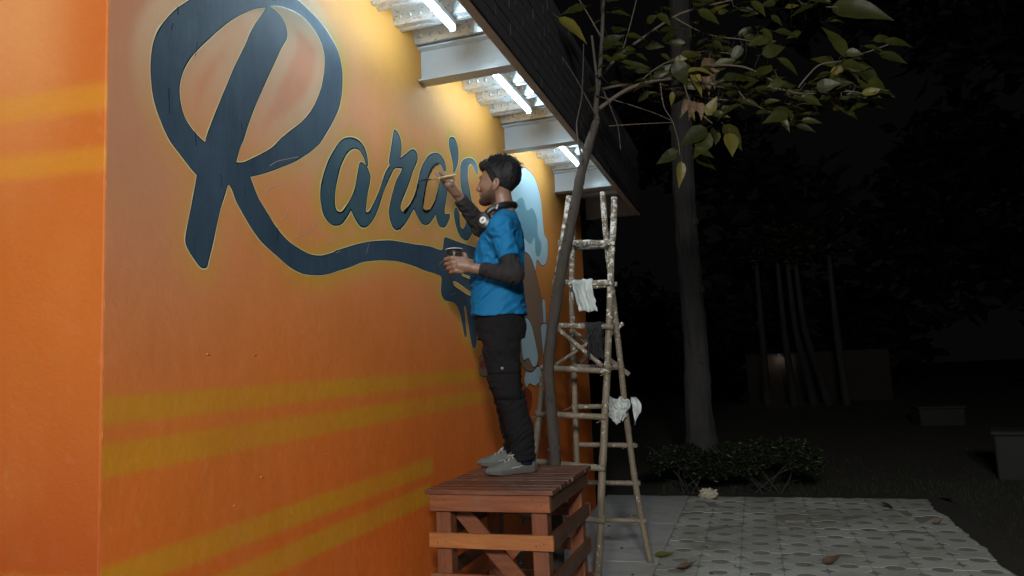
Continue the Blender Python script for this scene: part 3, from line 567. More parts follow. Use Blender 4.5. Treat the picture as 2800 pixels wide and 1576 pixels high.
# ================================================================= slatted wooden work stand
def wood(name, a, bcol, rough, wear=0.3, axis=0):
    m = NT(name); oi = m.n('ShaderNodeObjectInfo'); tc = m.n('ShaderNodeTexCoord')
    off = m.n('ShaderNodeVectorMath', operation='ADD'); cmb = m.n('ShaderNodeCombineXYZ')
    for i in range(3): m.l(m.math('MULTIPLY', oi.outputs['Random'], 7.0+3*i), cmb.inputs[i])
    m.l(tc.outputs['Object'], off.inputs[0]); m.l(cmb.outputs[0], off.inputs[1])
    sc = [14, 14, 14]; sc[axis] = 1.3
    mp = m.n('ShaderNodeMapping'); mp.inputs['Scale'].default_value = sc; m.l(off.outputs[0], mp.inputs['Vector'])
    g = m.noise(mp.outputs[0], 2.2, 9, 0.68, 1.6); d = m.noise(off.outputs[0], 5, 7, 0.7)
    c = m.mix(m.ramp(g, [(0.32, 0.0), (0.68, 1.0)]), a, bcol)
    c = m.mix(m.math('MULTIPLY', oi.outputs['Random'], 0.55), c, (0.05, 0.02, 0.012))
    kn = m.noise(mp.outputs[0], 0.9, 2, 0.4, 2.5); c = m.mix(m.ramp(kn, [(0.70, 0.0), (0.76, 0.75)]), c, (0.02, 0.008, 0.005))
    c = m.mix(m.ramp(d, [(0.60, 0.0), (0.72, wear)]), c, (0.26, 0.24, 0.22))
    m.col(c); m.rough(m.ramp(d, [(0.35, rough), (0.75, min(1, rough+0.3))])); m.set(Specular_IOR_Level=0.5)
    m.bump(g, 0.35, 0.004); return m.m
M['wood_x'] = wood('varnished_red_wood_x', (0.13, 0.042, 0.017), (0.26, 0.088, 0.032), 0.38, 0.25, 0)
M['wood_x2'] = wood('varnished_orange_wood_x', (0.21, 0.075, 0.022), (0.39, 0.150, 0.046), 0.35, 0.15, 0)
M['wood_y'] = wood('varnished_brown_wood_y', (0.070, 0.032, 0.017), (0.13, 0.058, 0.028), 0.4, 0.25, 1)
M['wood_z'] = wood('varnished_red_wood_z', (0.12, 0.040, 0.017), (0.25, 0.084, 0.031), 0.4, 0.1, 2)
M['wood_top'] = wood('worn_dark_top_wood', (0.085, 0.032, 0.020), (0.17, 0.070, 0.042), 0.25, 0.9, 0)
TX0, TX1, TY0, TY1, TZ = -1.532, -0.903, 3.222, 4.055, 0.938
st = empty('work_stand', ((TX0+TX1)/2, (TY0+TY1)/2, 0)); st.location = (0, 0, 0)
tag(st, 'red-brown slatted wooden stand that the painter stands on', 'wooden stand')
rng = random.Random(11); ns = 11; pitch = (TY1-TY0)/ns
for i in range(ns):
    y0 = TY0+i*pitch; b = MB(); z = TZ-0.0015*rng.random()
    b.box((TX0+rng.uniform(-.003, .003), y0+0.004, TZ-0.021), (TX1+rng.uniform(-.003, .003), y0+pitch-0.004, z), 0.0025)
    b.build('top_slat', M['wood_top'], st)
fx0, fx1, fy0, fy1 = TX0+0.020, TX1-0.016, TY0+0.014, TY1-0.016   # frame outside
def board(name, a, c, mat): b = MB(); b.box(a, c, 0.003); return b.build(name, mat, st)
LW, LT = 0.075, 0.072
for x in (fx0+0.022, fx1-0.022-LW):
    for y in (fy0+0.022, fy1-0.022-LT):
        board('leg', (x, y, 0), (x+LW, y+LT, TZ-0.0215), M['wood_z'])
rails = [(0.855, 0.917), (0.670, 0.738), (0.485, 0.553), (0.300, 0.368), (0.10, 0.168)]
for k, (z0, z1) in enumerate(rails):
    if k == 0: z0, z1 = 0.838, 0.9165
    mx = M['wood_x2'] if k in (1, 3) else M['wood_x']; e = 0.008 if k else 0.0
    board('front_rail', (fx0-e, fy0, z0), (fx1+e, fy0+0.0215, z1), mx)
    board('rear_rail', (fx0-e, fy1-0.0215, z0), (fx1+e, fy1, z1), M['wood_x'])
    board('side_rail', (fx1-0.0215, fy0+0.0218, z0), (fx1+e*0.6, fy1-0.0218, z1), M['wood_y'])
    board('side_rail', (fx0, fy0+0.0218, z0), (fx0+0.0215, fy1-0.0218, z1), M['wood_y'])
def brace(p, q): b = MB(); b.bar(p, q, 0.018, 0.078, (0, 0, 1), 0.002); b.build('diagonal_brace', M['wood_x'], st)
yb = fy0+0.034+0.004
brace((fx0+0.10, yb+LT, 0.84), (fx1-0.10, yb+LT, 0.40)); 
brace((fx1-0.10, fy1-0.115, 0.85), (fx0+0.10, fy1-0.115, 0.42)); brace((fx0+0.09, fy1-0.135, 0.42), (fx1-0.12, fy1-0.135, 0.10))

b = MB(); rg = random.Random(3)
for k, (z0, z1) in enumerate(rails):
    for x in (fx0+0.04, fx0+0.075, fx1-0.04, fx1-0.075):
        c = (x+rg.uniform(-.006, .006), fy0-0.0004, (z0+z1)/2+rg.uniform(-.018, .018)); b.add([(c[0]+0.0035*math.cos(a*0.785), c[1], c[2]+0.0035*math.sin(a*0.785)) for a in range(8)], [tuple(range(8))])
for i in range(ns):
    for x in (TX0+0.05, TX1-0.05):
        c = (x+rg.uniform(-.006, .006), TY0+(i+0.5)*pitch+rg.uniform(-.012, .012), TZ+0.0004); b.add([(c[0]+0.0036*math.cos(a*0.785), c[1]+0.0036*math.sin(a*0.785), c[2]) for a in range(8)], [tuple(range(8))])
M['nail'] = simple('rusty_nail', (0.03, 0.02, 0.016), 0.6, 0.3, 30, 0)
tag(b.build('nail_heads', M['nail'], st), kind='stuff')
# ================================================================= bamboo trestle ladder
def bamboo_mat():
    m = NT('paint_spattered_bamboo'); v = m.coord('Object'); f = m.noise(v, 6, 7, 0.7); s = m.noise(v, 34, 6, 0.75, 0.6); big = m.noise(v, 14, 5, 0.7, 1.0)
    c = m.mix(f, (0.11, 0.092, 0.064), (0.24, 0.205, 0.15)); c = m.mix(m.ramp(m.noise(m.coord('Object', (1, 1, 0.1)), 60, 4), [(0.45, 0.0), (0.7, 0.5)]), c, (0.075, 0.058, 0.040))
    sep = m.n('ShaderNodeSeparateXYZ'); m.l(m.coord('Object'), sep.inputs[0]); hgt = m.ramp(m.math('MULTIPLY', sep.outputs[2], 0.34), [(0.35, 0.0), (0.9, 0.10)])
    sp = m.math('GREATER_THAN', m.math('ADD', m.math('MULTIPLY', s, 0.6), m.math('ADD', m.math('MULTIPLY', big, 0.4), hgt)), 0.60)
    c = m.mix(sp, c, (0.66, 0.67, 0.64)); m.col(c); m.rough(0.6); m.bump(m.math('ADD', s, m.math('MULTIPLY', sp, 0.6)), 0.5, 0.004); return m.m
M['bamboo'] = bamboo_mat()
M['oldpole'] = simple('weathered_dark_pole', (0.10, 0.082, 0.060), 0.75, 0.5, 14, 0.6, 70, 0.006)
M['rope'] = simple('jute_tie', (0.26, 0.22, 0.15), 0.9, 0.3, 40)
ld = empty('bamboo_ladder', (0, 0, 0)); tag(ld, 'paint-spattered bamboo trestle ladder standing behind the slatted stand', 'ladder')
def pole(name, pts, r0, r1, mat=None, seed=0, nodes=True, n=12):
    P = [Vector(p) for p in pts]; P = [Vector(p) for p in catmull(P, 6)] if len(P) > 2 else [P[0].lerp(P[1], t/10) for t in range(11)]
    # resample
    d = [0]
    for a, c in zip(P, P[1:]): d.append(d[-1]+(c-a).length)
    L = d[-1]; m = max(8, int(L/0.028)); out = []; rad = []; rg = random.Random(seed); nd = []; s = rg.uniform(.05, .25)
    while s < L: nd.append(s); s += rg.uniform(.24, .36)
    for k in range(m+1):
        s = L*k/m; j = max(i for i in range(len(d)) if d[i] <= s+1e-9); j = min(j, len(P)-2)
        p = P[j].lerp(P[j+1], (s-d[j])/max(1e-6, d[j+1]-d[j])); r = r0+(r1-r0)*s/L
        if nodes:
            for q in nd: r += 0.0028*math.exp(-((s-q)/0.010)**2)
        r *= 1+0.03*mnoise.noise((s*7, seed, 0)); out.append(p + Vector((mnoise.noise((s*3, seed*3.1, 5)), mnoise.noise((s*3, seed*2.3, 9)), 0))*0.004); rad.append(r)
    b = MB(); b.tube(out, rad, n); return b.build(name, mat or M['bamboo'], ld, True)
FA, FB = 5.046, 0.135    # front frame leans back, rear frame leans forward
pole('front_rail', [(-0.9107,5.416,2.741),(-0.9646,5.3252,2.0681),(-1.0065,5.2441,1.4676),(-1.0579,5.1628,0.8652),(-1.0989,5.0866,0.3007),(-1.1284,5.046,-0)], 0.0235, 0.0285, seed=1)
pole('front_rail', [(-1.2608,5.4233,2.7948),(-1.3496,5.3512,2.2604),(-1.4914,5.2298,1.3618),(-1.5612,5.1632,0.8681),(-1.6598,5.0752,0.2165),(-1.6967,5.0296,-0.1213)], 0.0245, 0.0275, seed=2)
pole('rear_rail', [(-0.9996,5.4271,2.7994),(-0.9972,5.4595,2.418),(-0.9658,5.5255,1.6417),(-0.9457,5.5781,1.0224),(-0.8978,5.6328,0.3787),(-0.845,5.6655,-0.0056)], 0.0215, 0.0245, M['bamboo'], 3)
pole('rear_rail', [(-1.2242,5.4277,2.7914),(-1.2945,5.4841,2.1284),(-1.3273,5.5409,1.46),(-1.3549,5.5983,0.7851),(-1.3638,5.6506,0.169)], 0.0205, 0.0240, seed=4)
FR = [[(-1.3464,5.3394,2.4251),(-0.9146,5.3333,2.38)], [(-1.3947,5.2976,2.1155),(-0.9389,5.2927,2.0793)], [(-1.4111,5.2542,1.7939),(-0.9449,5.2489,1.7551)], [(-1.4943,5.2122,1.4833),(-0.9851,5.2062,1.4386)],
      [(-1.5456,5.1674,1.1511),(-1.0196,5.1628,1.1167)], [(-1.6013,5.1229,0.8215),(-1.0415,5.1154,0.7658)], [(-1.6642,5.0723,0.447),(-1.0501,5.0691,0.423)], [(-1.712,5.0209,0.066),(-1.0866,5.0216,0.071)]]
for i, (p, q) in enumerate(FR): pole('rung', [p, q], 0.0215, 0.0215, seed=20+i)
RR = [[(-1.2669,5.492,2.3998),(-1.014,5.4929,2.3876)], [(-1.3192,5.5145,2.0786),(-0.9449,5.5135,2.0924)], [(-1.3501,5.5562,1.4833),(-0.9381,5.5582,1.4548)], [(-1.3609,5.5781,1.1698),(-0.9454,5.5785,1.1648)],
      [(-1.3643,5.5984,0.8798),(-0.8977,5.5991,0.8698)], [(-1.3763,5.6186,0.5908),(-0.88,5.619,0.5857)], [(-1.3821,5.6384,0.3084),(-0.8485,5.6386,0.3063)]]
for i, (p, q) in enumerate(RR): pole('rung', [p, q], 0.0185, 0.0185, seed=40+i)
pole('brace', [(-1.3578,5.238,1.763),(-1.032,5.1991,1.4746)], 0.0165, 0.0175, seed=60); pole('brace', [(-1.4074,5.2772,1.4976),(-1.1061,5.3008,1.6722)], 0.0120, 0.0130, seed=61)
def slat(p, q, w, t): b = MB(); b.bar(p, q, t, w, (0, 0, 1), 0.002); b.build('slat_brace', M['bamboo'], ld)
slat(*[(-1.3453,5.5762,1.7684),(-0.9096,5.602,1.4001)], 0.034, 0.010); slat(*[(-0.931,5.5893,1.7954),(-1.3371,5.6113,1.4821)], 0.032, 0.010)
def tie(p, ax, r, seed):
    b = MB(); rg = random.Random(seed); pts = []
    ax = Vector(ax).normalized(); x = ax.orthogonal().normalized(); y = ax.cross(x)
    for k in range(52):
        a = k*0.55; pts.append(Vector(p)+ax*(0.010*math.sin(k*0.37)+rg.uniform(-.002, .002))+(x*math.cos(a)+y*math.sin(a))*(r+rg.uniform(0, .004)))
    e = pts[-1]; 
    for k in range(5): pts.append(e+Vector((-0.012*k-0.01, -0.004*k, -0.006*k+rg.uniform(-.006, .006))))
    b.tube(pts, 0.0022, 5); b.build('tie', M['rope'], ld, True)
for k, p in enumerate([(-1.0309,5.1809,1.1181),(-0.9962,5.2253,1.4465),(-1.537,5.1848,1.147),(-1.0638,5.0872,0.4239)]): tie(p, (1, 0, 0.05), 0.027, k)
for k, p in enumerate([(-1.3392,5.5605,1.1704),(-0.965,5.5362,1.4562),(-0.9066,5.5859,0.8714)]): tie(p, (0.1, 0, 1), 0.027, 10+k)

# ---- rags on the ladder
def rag_mat(name, c, trans=0.0, rough=0.45):
    m = NT(name); v = m.coord('Object'); f = m.noise(v, 12, 6, 0.7, 0.8)
    m.col(m.mix(f, tuple(x*0.75 for x in c), c)); m.rough(rough); m.bump(m.noise(v, 32, 6, 0.75, 1.5), 0.9, 0.012)
    if trans: m.set(Transmission_Weight=0.0); m.b.inputs['Subsurface Weight'].default_value = trans; m.b.inputs['Subsurface Radius'].default_value = (0.02, 0.02, 0.02)
    return m.m
M['plastic'] = rag_mat('thin_white_plastic', (0.62, 0.70, 0.70), 0.15, 0.35); M['darkrag'] = rag_mat('black_rag_cloth', (0.020, 0.018, 0.022), 0, 0.8)
def rag(name, top, width, drop, r, mat, label, seed, over=0.35, skew=0.0, crump=0.02, drops=None):
    """cloth laid over a rung along x at 'top'; front hangs 'drop', back hangs drop*over"""
    b = MB(); nu, nv = 26, 44; top = Vector(top); L = drop*(1+over)+math.pi*r
    for i in range(nu):
        u = i/(nu-1)
        for j in range(nv):
            s = L*j/(nv-1)-drop*over   # 0 at back top
            narrow = 1.0-0.25*max(0, -s/drop) 
            if s < 0: y = r; z = s
            elif s < math.pi*r: a = s/r; y = r*math.cos(a); z = r*math.sin(a)
            else: y = -r; z = -(s-math.pi*r)
            hang = max(0.0, -z); k = min(1.0, hang/0.08)
            x = (u-0.5)*width*(1-0.30*k*(0.5+0.5*mnoise.noise((seed, s*5, 0)))) + skew*hang
            fold = math.sin(u*15+seed+2*mnoise.noise((u*3, s*6, seed)))*crump*(0.25+0.75*k)
            n3 = Vector((mnoise.noise((u*5, s*26, seed)), mnoise.noise((u*6+9, s*24, seed)), mnoise.noise((u*6, s*22+7, seed))))
            e = -0.03*mnoise.noise((u*3.5, seed, 1))*(1 if j > nv-3 else 0)
            b.v.append(top+Vector((x+n3.x*crump*0.6, y-(fold*(1 if y < 0 else -1))*1.0*(1 if abs(y) >= r*0.9 else 0.15)-(0.008*k if y < 0 else -0.008*k), z+n3.z*crump*0.5+e)))
    for i in range(nu-1):
        for j in range(nv-1): b.f.append((i*nv+j, i*nv+j+1, (i+1)*nv+j+1, (i+1)*nv+j))
    o = b.build(name, mat, None, True); so = o.modifiers.new('thick', 'SOLIDIFY'); so.thickness = 0.0015; tag(o, label, 'rag'); return o
p = [(-1.1664,5.2951,2.0974)][0]
rag('plastic_rag', p, 0.155, 0.215, 0.026, M['plastic'], 'crumpled white plastic sheet hung over the second ladder rung', 3.3, 0.5, 0.16, 0.020)
p = [(-1.0846,5.2508,1.7689)][0]
rag('dark_rag', p, 0.13, 0.235, 0.030, M['darkrag'], 'dark bunched rag draped over the third ladder rung', 7.1, 0.4, 0.02, 0.032)
def lump_rag(name, c, size, mat, label, seed, hole=None):
    c = Vector(c); b = MB(); nu, nv = 64, 40
    for i in range(nu):
        for j in range(nv):
            a = 2*math.pi*i/nu; t = math.pi*(0.06+0.88*j/(nv-1)); d = Vector((math.cos(a)*math.sin(t), math.sin(a)*math.sin(t), math.cos(t)))
            r = 1+0.34*mnoise.noise(d*2.2+Vector((seed, 0, 0)))+0.50*abs(mnoise.noise(d*3.6+Vector((0, seed, 0))))+0.14*abs(mnoise.noise(d*9))-0.05
            b.v.append(c+Vector((d.x*size[0], d.y*size[1], d.z*size[2]))*r)
    for i in range(nu):
        for j in range(nv-1): b.f.append((i*nv+j, ((i+1) % nu)*nv+j, ((i+1) % nu)*nv+j+1, i*nv+j+1))
    o = b.build(name, mat, None, True); tag(o, label, 'rag'); return o
p = [(-0.9784,5.5222,1.1502),(-0.9096,5.5224,1.1485)]
def wrapped_sheet(c, label, seed=4.4):
    c = Vector(c); b = MB(); nu, nv = 46, 46
    for i in range(nu):
        for j in range(nv):
            u = -1+2*i/(nu-1); v = j/(nv-1); half = 0.075*(0.55+0.75*math.sin(math.pi*min(1, 0.18+0.82*v))-0.35*v*v)+0.012*mnoise.noise((v*6, seed, 0))
            top = 0.080+0.030*mnoise.noise((u*2.5, seed, 2)); bot = -0.095+0.045*mnoise.noise((u*2.2, seed, 7))
            pin = math.exp(-((v-0.50)/0.10)**2); x = u*half*(1-0.30*pin); z = top+(bot-top)*v
            fold = 0.018*math.sin(u*7+3*mnoise.noise((u*1.5, v*2, seed)))*(1-0.5*pin); cr = Vector((mnoise.noise((u*4, v*5, seed)), mnoise.noise((u*5+3, v*6, seed)), mnoise.noise((u*4, v*7+5, seed))))*0.020+Vector((mnoise.noise((u*11, v*12, seed)), mnoise.noise((u*12, v*13, seed+4)), 0))*0.007
            b.v.append(c+Vector((x, -0.034-0.022*(1-u*u)+fold, z))+cr)
    for i in range(nu-1):
        for j in range(nv-1): b.f.append((i*nv+j, i*nv+j+1, (i+1)*nv+j+1, (i+1)*nv+j))
    o = b.build('plastic_rag', M['plastic'], None, True); so = o.modifiers.new('thick', 'SOLIDIFY'); so.thickness = 0.0015; tag(o, label, 'rag'); return o
wrapped_sheet((p[0][0]-0.012, p[0][1]-0.01, p[0][2]), 'torn white plastic sheet tied round the lower rear ladder pole')
# loose flap on the far side of the pole belongs to the same sheet
fl = MB(); q = Vector(p[1]); nu, nv = 10, 12
for i in range(nu):
    for j in range(nv):
        u = i/(nu-1); v = j/(nv-1); w = 0.085*math.sin(math.pi*min(1, 0.15+v*0.9))*(1-0.45*v)
        fl.v.append(q+Vector((0.012+u*w+0.02*v, 0.03*mnoise.noise((u*3, v*4, 2))+0.012*math.sin(6*u), 0.085-0.20*v+0.02*mnoise.noise((u*4, v*5, 8)))))
for i in range(nu-1):
    for j in range(nv-1): fl.f.append((i*nv+j, i*nv+j+1, (i+1)*nv+j+1, (i+1)*nv+j))
fo = fl.build('loose_flap', M['plastic'], bpy.data.objects['plastic_rag.001'], True)

# ================================================================= small litter on the ground
def leaf_mesh(name, L, W, curl, fold, mat, n=11, seed=0):
    b = MB(); rg = random.Random(seed); nw = 5
    for i in range(n):
        t = i/(n-1); w = W*0.62*(max(0.0, math.sin(math.pi*t**0.72))**0.9)*(1-t)**0.28 + 0.0006
        for k in range(nw):
            s = (k-(nw-1)/2)/((nw-1)/2)
            z = curl*L*(t-0.15)**2*(-1) + fold*abs(s)*w + 0.06*w*math.sin(t*22)*abs(s)
            b.v.append((L*t, s*w, z))
    for i in range(n-1):
        for k in range(nw-1): b.f.append((i*nw+k, (i+1)*nw+k, (i+1)*nw+k+1, i*nw+k+1))
    # petiole and midrib
    b.tube([(-0.20*L, 0, 0.03*L), (-0.08*L, 0, 0.008*L), (0, 0, 0), (0.3*L, 0, -curl*L*0.0225-0.0012), (0.7*L, 0, -curl*L*0.3025-0.0012)], [0.0016, 0.0015, 0.0014, 0.0011, 0.0006], 5)
    me = b.mesh(name); me.materials.append(mat); me.polygons.foreach_set('use_smooth', [True]*len(me.polygons)); return me
def leaf_mat(name, a, c, rough=0.45, tr=0.25):
    m = NT(name); v = m.coord('Object'); oi = m.n('ShaderNodeObjectInfo'); f = m.noise(v, 18, 5)
    k = m.mix(oi.outputs['Random'], a, c); k = m.mix(m.ramp(f, [(0.4, 0), (0.75, 0.5)]), k, tuple(x*0.55 for x in a))
    m.col(k); m.rough(rough); m.set(Specular_IOR_Level=0.25)
    w = m.n('ShaderNodeTexWave'); w.inputs['Scale'].default_value = 26; w.inputs['Distortion'].default_value = 1.0; m.l(v, w.inputs['Vector']); m.bump(w.outputs['Fac'], 0.06, 0.003)
    t = m.n('ShaderNodeBsdfTranslucent'); m.l(k, t.inputs[0]); mx = m.n('ShaderNodeMixShader'); mx.inputs[0].default_value = tr
    m.l(m.b.outputs[0], mx.inputs[1]); m.l(t.outputs[0], mx.inputs[2]); m.l(mx.outputs[0], m.o.inputs[0]); return m.m
M['leaf_dry'] = leaf_mat('dry_brown_leaf', (0.10, 0.060, 0.038), (0.15, 0.10, 0.062), 0.6, 0.1)
M['leaf_fallen'] = leaf_mat('fallen_green_leaf', (0.12, 0.13, 0.03), (0.20, 0.20, 0.05), 0.4, 0.15)
M['leaf_dark'] = leaf_mat('dark_dry_leaf', (0.035, 0.033, 0.028), (0.06, 0.05, 0.04), 0.7, 0.1)
lm_flat = leaf_mesh('leaf', 0.15, 0.075, -0.35, 0.25, M['leaf_fallen'], seed=1)
lm_curl = leaf_mesh('leaf', 0.13, 0.085, -1.3, 0.75, M['leaf_dry'], seed=2); lm_dk = leaf_mesh('leaf', 0.15, 0.09, 0.9, -0.55, M['leaf_dark'], seed=3)
L_ = [(-0.7737,5.8,0),(-0.5825,5.4887,0),(0.4175,5.7848,0),(1.1304,7.8871,0),(0.2566,7.1035,0),(1.3873,7.2704,0),(-0.0773,5.6615,0),(1.3474,6.4922,0),(-1.1811,8.5263,0)]
lo = inst('fallen_leaf', lm_flat, None, (L_[0][0]-0.06, L_[0][1], 0.02), (0.25, 0.1, 0.2)); tag(lo, 'fallen yellow-green leaf beside the rear foot of the ladder', 'leaf', 'leaves fallen on the paving')
lo = inst('fallen_leaf', lm_curl, None, (L_[1][0]-0.06, L_[1][1], 0.016), (0.1, 0.25, -0.3), (1.1, 1.2, 1)); tag(lo, 'curled brown dry leaf on the nearest row of pavers', 'leaf', 'leaves fallen on the paving')
lo = inst('fallen_leaf', lm_curl, None, (L_[2][0]-0.06, L_[2][1], 0.012), (0.5, 0.2, 0.15), (0.8, 0.9, 0.9)); tag(lo, 'small curled grey-brown leaf near the middle of the paving', 'leaf', 'leaves fallen on the paving')
lo = inst('fallen_leaf', lm_dk, None, (L_[3][0]-0.07, L_[3][1], 0.06), (0, 0.2, 0.1)); tag(lo, 'dark humped dry leaf near the far right edge of the paving', 'leaf', 'leaves fallen on the paving')
lo = inst('fallen_leaf', lm_curl, None, (L_[5][0]-0.04, L_[5][1]-0.1, 0.012), (0.4, 0.1, 0.5), (0.6, 0.5, 0.6)); tag(lo, 'small thin dry leaf towards the right side of the paving', 'leaf', 'leaves fallen on the paving')
M['paper'] = rag_mat('crumpled_cream_paper', (0.50, 0.46, 0.36), 0, 0.8)
pp = [(-0.581,8.2342,0)][0]
o = lump_rag('crumpled_paper', (pp[0]+0.01, pp[1], 0.052), (0.085, 0.06, 0.05), M['paper'], 'crumpled cream paper ball at the far edge of the pavers', 9.7); o['category'] = 'paper'
b = MB(); pp = Vector([(0.2436,7.1472,0)][0])
for i in range(9):
    for j in range(7): b.v.append(pp+Vector((-0.085+0.17*i/8+0.01*mnoise.noise((i, j, 1.0)), -0.06+0.12*j/6, 0.006+0.010*abs(mnoise.noise((i*0.7, j*0.8, 4.0))))))
for i in range(8):
    for j in range(6): b.f.append((i*7+j, (i+1)*7+j, (i+1)*7+j+1, i*7+j+1))
tag(b.build('flattened_paper', M['paper'], None, True), 'flattened scrap of pale paper lying on the pavers', 'paper')
M['pebble'] = simple('dark_pebble', (0.03, 0.03, 0.03), 0.8, 0.4, 30)
b = MB(); b.lathe([(0.001, 0.012), (0.012, 0.009), (0.018, 0.0)], 8); peb = b.mesh('pebble'); peb.materials.append(M['pebble'])
for k, (x, y, z) in enumerate([(-1.381,6.8166,0),(-1.2831,7.3141,0),(-1.2239,7.3027,0),(-1.1295,6.042,0),(-0.9265,5.3143,0),(-0.2404,5.6559,0),(-0.1267,5.4508,0),(-0.3944,5.4262,0),(-0.3493,6.9771,0),(0.7967,6.8949,0),(0.1991,6.8523,0),(-0.0443,5.351,0),(-0.4725,6.1551,0)]):
    o = inst('pebble', peb, None, (x, y, 0.0), (0, 0, k*1.3), (0.9+0.3*math.sin(k), 0.7, 0.7+0.3*math.cos(k*2))); tag(o, 'tiny dark pebble lying on the concrete or pavers', 'pebble', 'tiny dark pebbles strewn on the paving')

b = MB(); rg = random.Random(44)   # crumbs of dry leaf and grit too small to count
for k in range(420):
    x = rg.uniform(-1.6, 1.9); y = rg.uniform(4.2, 8.5); s_ = rg.uniform(.003, .010)*(1.6 if rg.random() < .12 else 1); a = rg.uniform(0, 6.28); t = rg.uniform(.001, .004)
    p_ = [Vector((x+math.cos(a+q*1.57+rg.uniform(-.4, .4))*s_*(1 if q % 2 else .55), y+math.sin(a+q*1.57)*s_*(1 if q % 2 else .55), 0.004+rg.uniform(0, t))) for q in range(4)]
    b.add(p_+[p_[0]+Vector((0, 0, -.003)), p_[2]+Vector((0, 0, -.003))], [(0, 1, 2), (0, 2, 3), (0, 4, 5, 2)])
M['crumb'] = simple('leaf_crumb', (0.075, 0.060, 0.040), 0.9, 0.6, 3, 0, coord='Object')
tag(b.build('leaf_litter', M['crumb']), 'fine crumbs of dry leaf and grit scattered over the paving', 'litter', kind='stuff')
# ================================================================= young leafy tree in front of the ladder
def bark(name, a, c, sc=18, bd=0.012, stretch=0.25):
    m = NT(name); v = m.coord('Object', (1, 1, stretch)); f = m.noise(v, sc, 8, 0.7, 0.6); g = m.noise(m.coord('Object'), 5, 6)
    m.col(m.mix(m.mix(f, (0, 0, 0), (1, 1, 1)), a, c)); m.rough(0.85); m.bump(m.math('ADD', f, m.math('MULTIPLY', g, 0.4)), 0.9, bd); return m.m
M['bark_young'] = bark('young_grey_bark', (0.012, 0.010, 0.009), (0.075, 0.064, 0.056), 26, 0.016, 0.3)
M['bark_big'] = bark('furrowed_bark', (0.005, 0.005, 0.006), (0.062, 0.061, 0.062), 13, 0.05, 0.14)
M['bark_twig'] = simple('brown_twig', (0.070, 0.054, 0.042), 0.8, 0.3, 30)
M['leaf'] = leaf_mat('broad_green_leaf', (0.018, 0.024, 0.005), (0.042, 0.045, 0.009), 0.42, 0.30)
M['leaf_y'] = leaf_mat('yellowing_leaf', (0.10, 0.09, 0.018), (0.15, 0.13, 0.028), 0.42, 0.30)
yt = empty('young_tree', (0, 0, 0)); tag(yt, 'young broad-leaved tree leaning in front of the bamboo ladder', 'tree')
trunk_px = [(-1.243,4.5,0.3695),(-1.2384,4.5,0.6349),(-1.2316,4.5,0.899),(-1.2338,4.5,1.0844),(-1.2398,4.5,1.2899),(-1.2411,4.5,1.4974),(-1.2182,4.5,1.6589),(-1.1662,4.5,1.9131),(-1.1189,4.5,2.1215),(-1.074,4.5,2.2834),(-1.0132,4.5,2.5154),(-0.9583,4.5,2.7248),(-0.8951,4.5,2.9093),(-0.8394,4.5,3.0464)]
trunk_px[0] = (trunk_px[0][0], 4.5, -0.05)
tr = [0.040, 0.037, 0.036, 0.035, 0.033, 0.034, 0.033, 0.034, 0.033, 0.032, 0.031, 0.029, 0.026, 0.022]
def limb(name, pts, rad, parent, mat, n=10, wob=0.0, sub=5, seed=0, knots=0, rough=None):
    P = catmull([np.array(p) for p in pts], sub); k = len(P); rr = np.interp(np.linspace(0, 1, k), np.linspace(0, 1, len(rad)), rad)
    rg = random.Random(seed); out = []
    b = MB(); b.tube([tuple(p) for p in P], [float(r)*(1+0.07*mnoise.noise((i*0.7*5/sub, seed, 0))) for i, r in enumerate(rr)], n, True, wob, seed)
    if rough:
        for i in range(k):
            c = Vector(P[i]); s_ = i/sub
            for j in range(n):
                a = 2*math.pi*j/n; v = Vector(b.v[i*n+j]); q1 = mnoise.noise((math.cos(a)*rough[1], math.sin(a)*rough[1], s_*rough[2]+seed)); q2 = mnoise.noise((math.cos(a)*2, math.sin(a)*2, s_*1.3+seed))
                b.v[i*n+j] = tuple(c+(v-c)*(1+rough[0]*(1-2*abs(q1))+0.09*q2))
    for q in range(knots):
        i = rg.randrange(4, k-3); a = rg.uniform(math.pi*0.6, math.pi*2.2); c = Vector(P[i]); d = Vector((math.cos(a), math.sin(a)*0.8, 0.25)).normalized(); r = float(rr[i])
        b.tube([c+d*r*0.55, c+d*r*0.95, c+d*r*1.22, c+d*r*1.25], [r*0.55, r*0.45, r*0.34, r*0.15], 8)
    return b.build(name, mat, parent, True), P
limb('trunk', trunk_px, tr, yt, M['bark_young'], 22, 0.02, 16, 3, 22, (0.08, 4.0, 2.2))
def br(plane_pts, r0, r1, seed, mat='bark_twig'): return limb('branch', plane_pts, [r0, (r0+r1)/2, r1], yt, M[mat], 7, 0.05, 5, seed)[1]
BR = []
BR.append(br([(-0.8394,4.5,3.0464),(-0.8386,4.5,3.1435),(-0.8235,4.5,3.2386),(-0.8008,4.5,3.3818),(-0.7752,4.5,3.5743),(-0.7498,4.5,3.8429),(-0.7263,4.5,4.0387)], 0.020, 0.010, 1, 'bark_young'))
br([(-0.8178,4.46,3.1944),(-0.8186,4.46,3.345),(-0.8278,4.46,3.5179),(-0.8328,4.46,3.5976)], 0.010, 0.008, 2, 'bark_young')
BR.append(br([(-0.8062,4.42,3.0924),(-0.6811,4.42,3.1629),(-0.5663,4.42,3.2032),(-0.3747,4.42,3.2155),(-0.211,4.42,3.1738),(-0.1003,4.42,3.1299),(0.0469,4.42,3.0714),(0.1966,4.42,3.0624),(0.3634,4.42,3.0104),(0.5283,4.42,2.966)], 0.014, 0.004, 3))
BR.append(br([(-0.8276,4.75,3.4444),(-0.7158,4.75,3.5538),(-0.6129,4.75,3.6149),(-0.3321,4.75,3.7578),(-0.1459,4.75,3.7887),(0.0395,4.75,3.8007),(0.2443,4.75,3.8322)], 0.011, 0.005, 4))
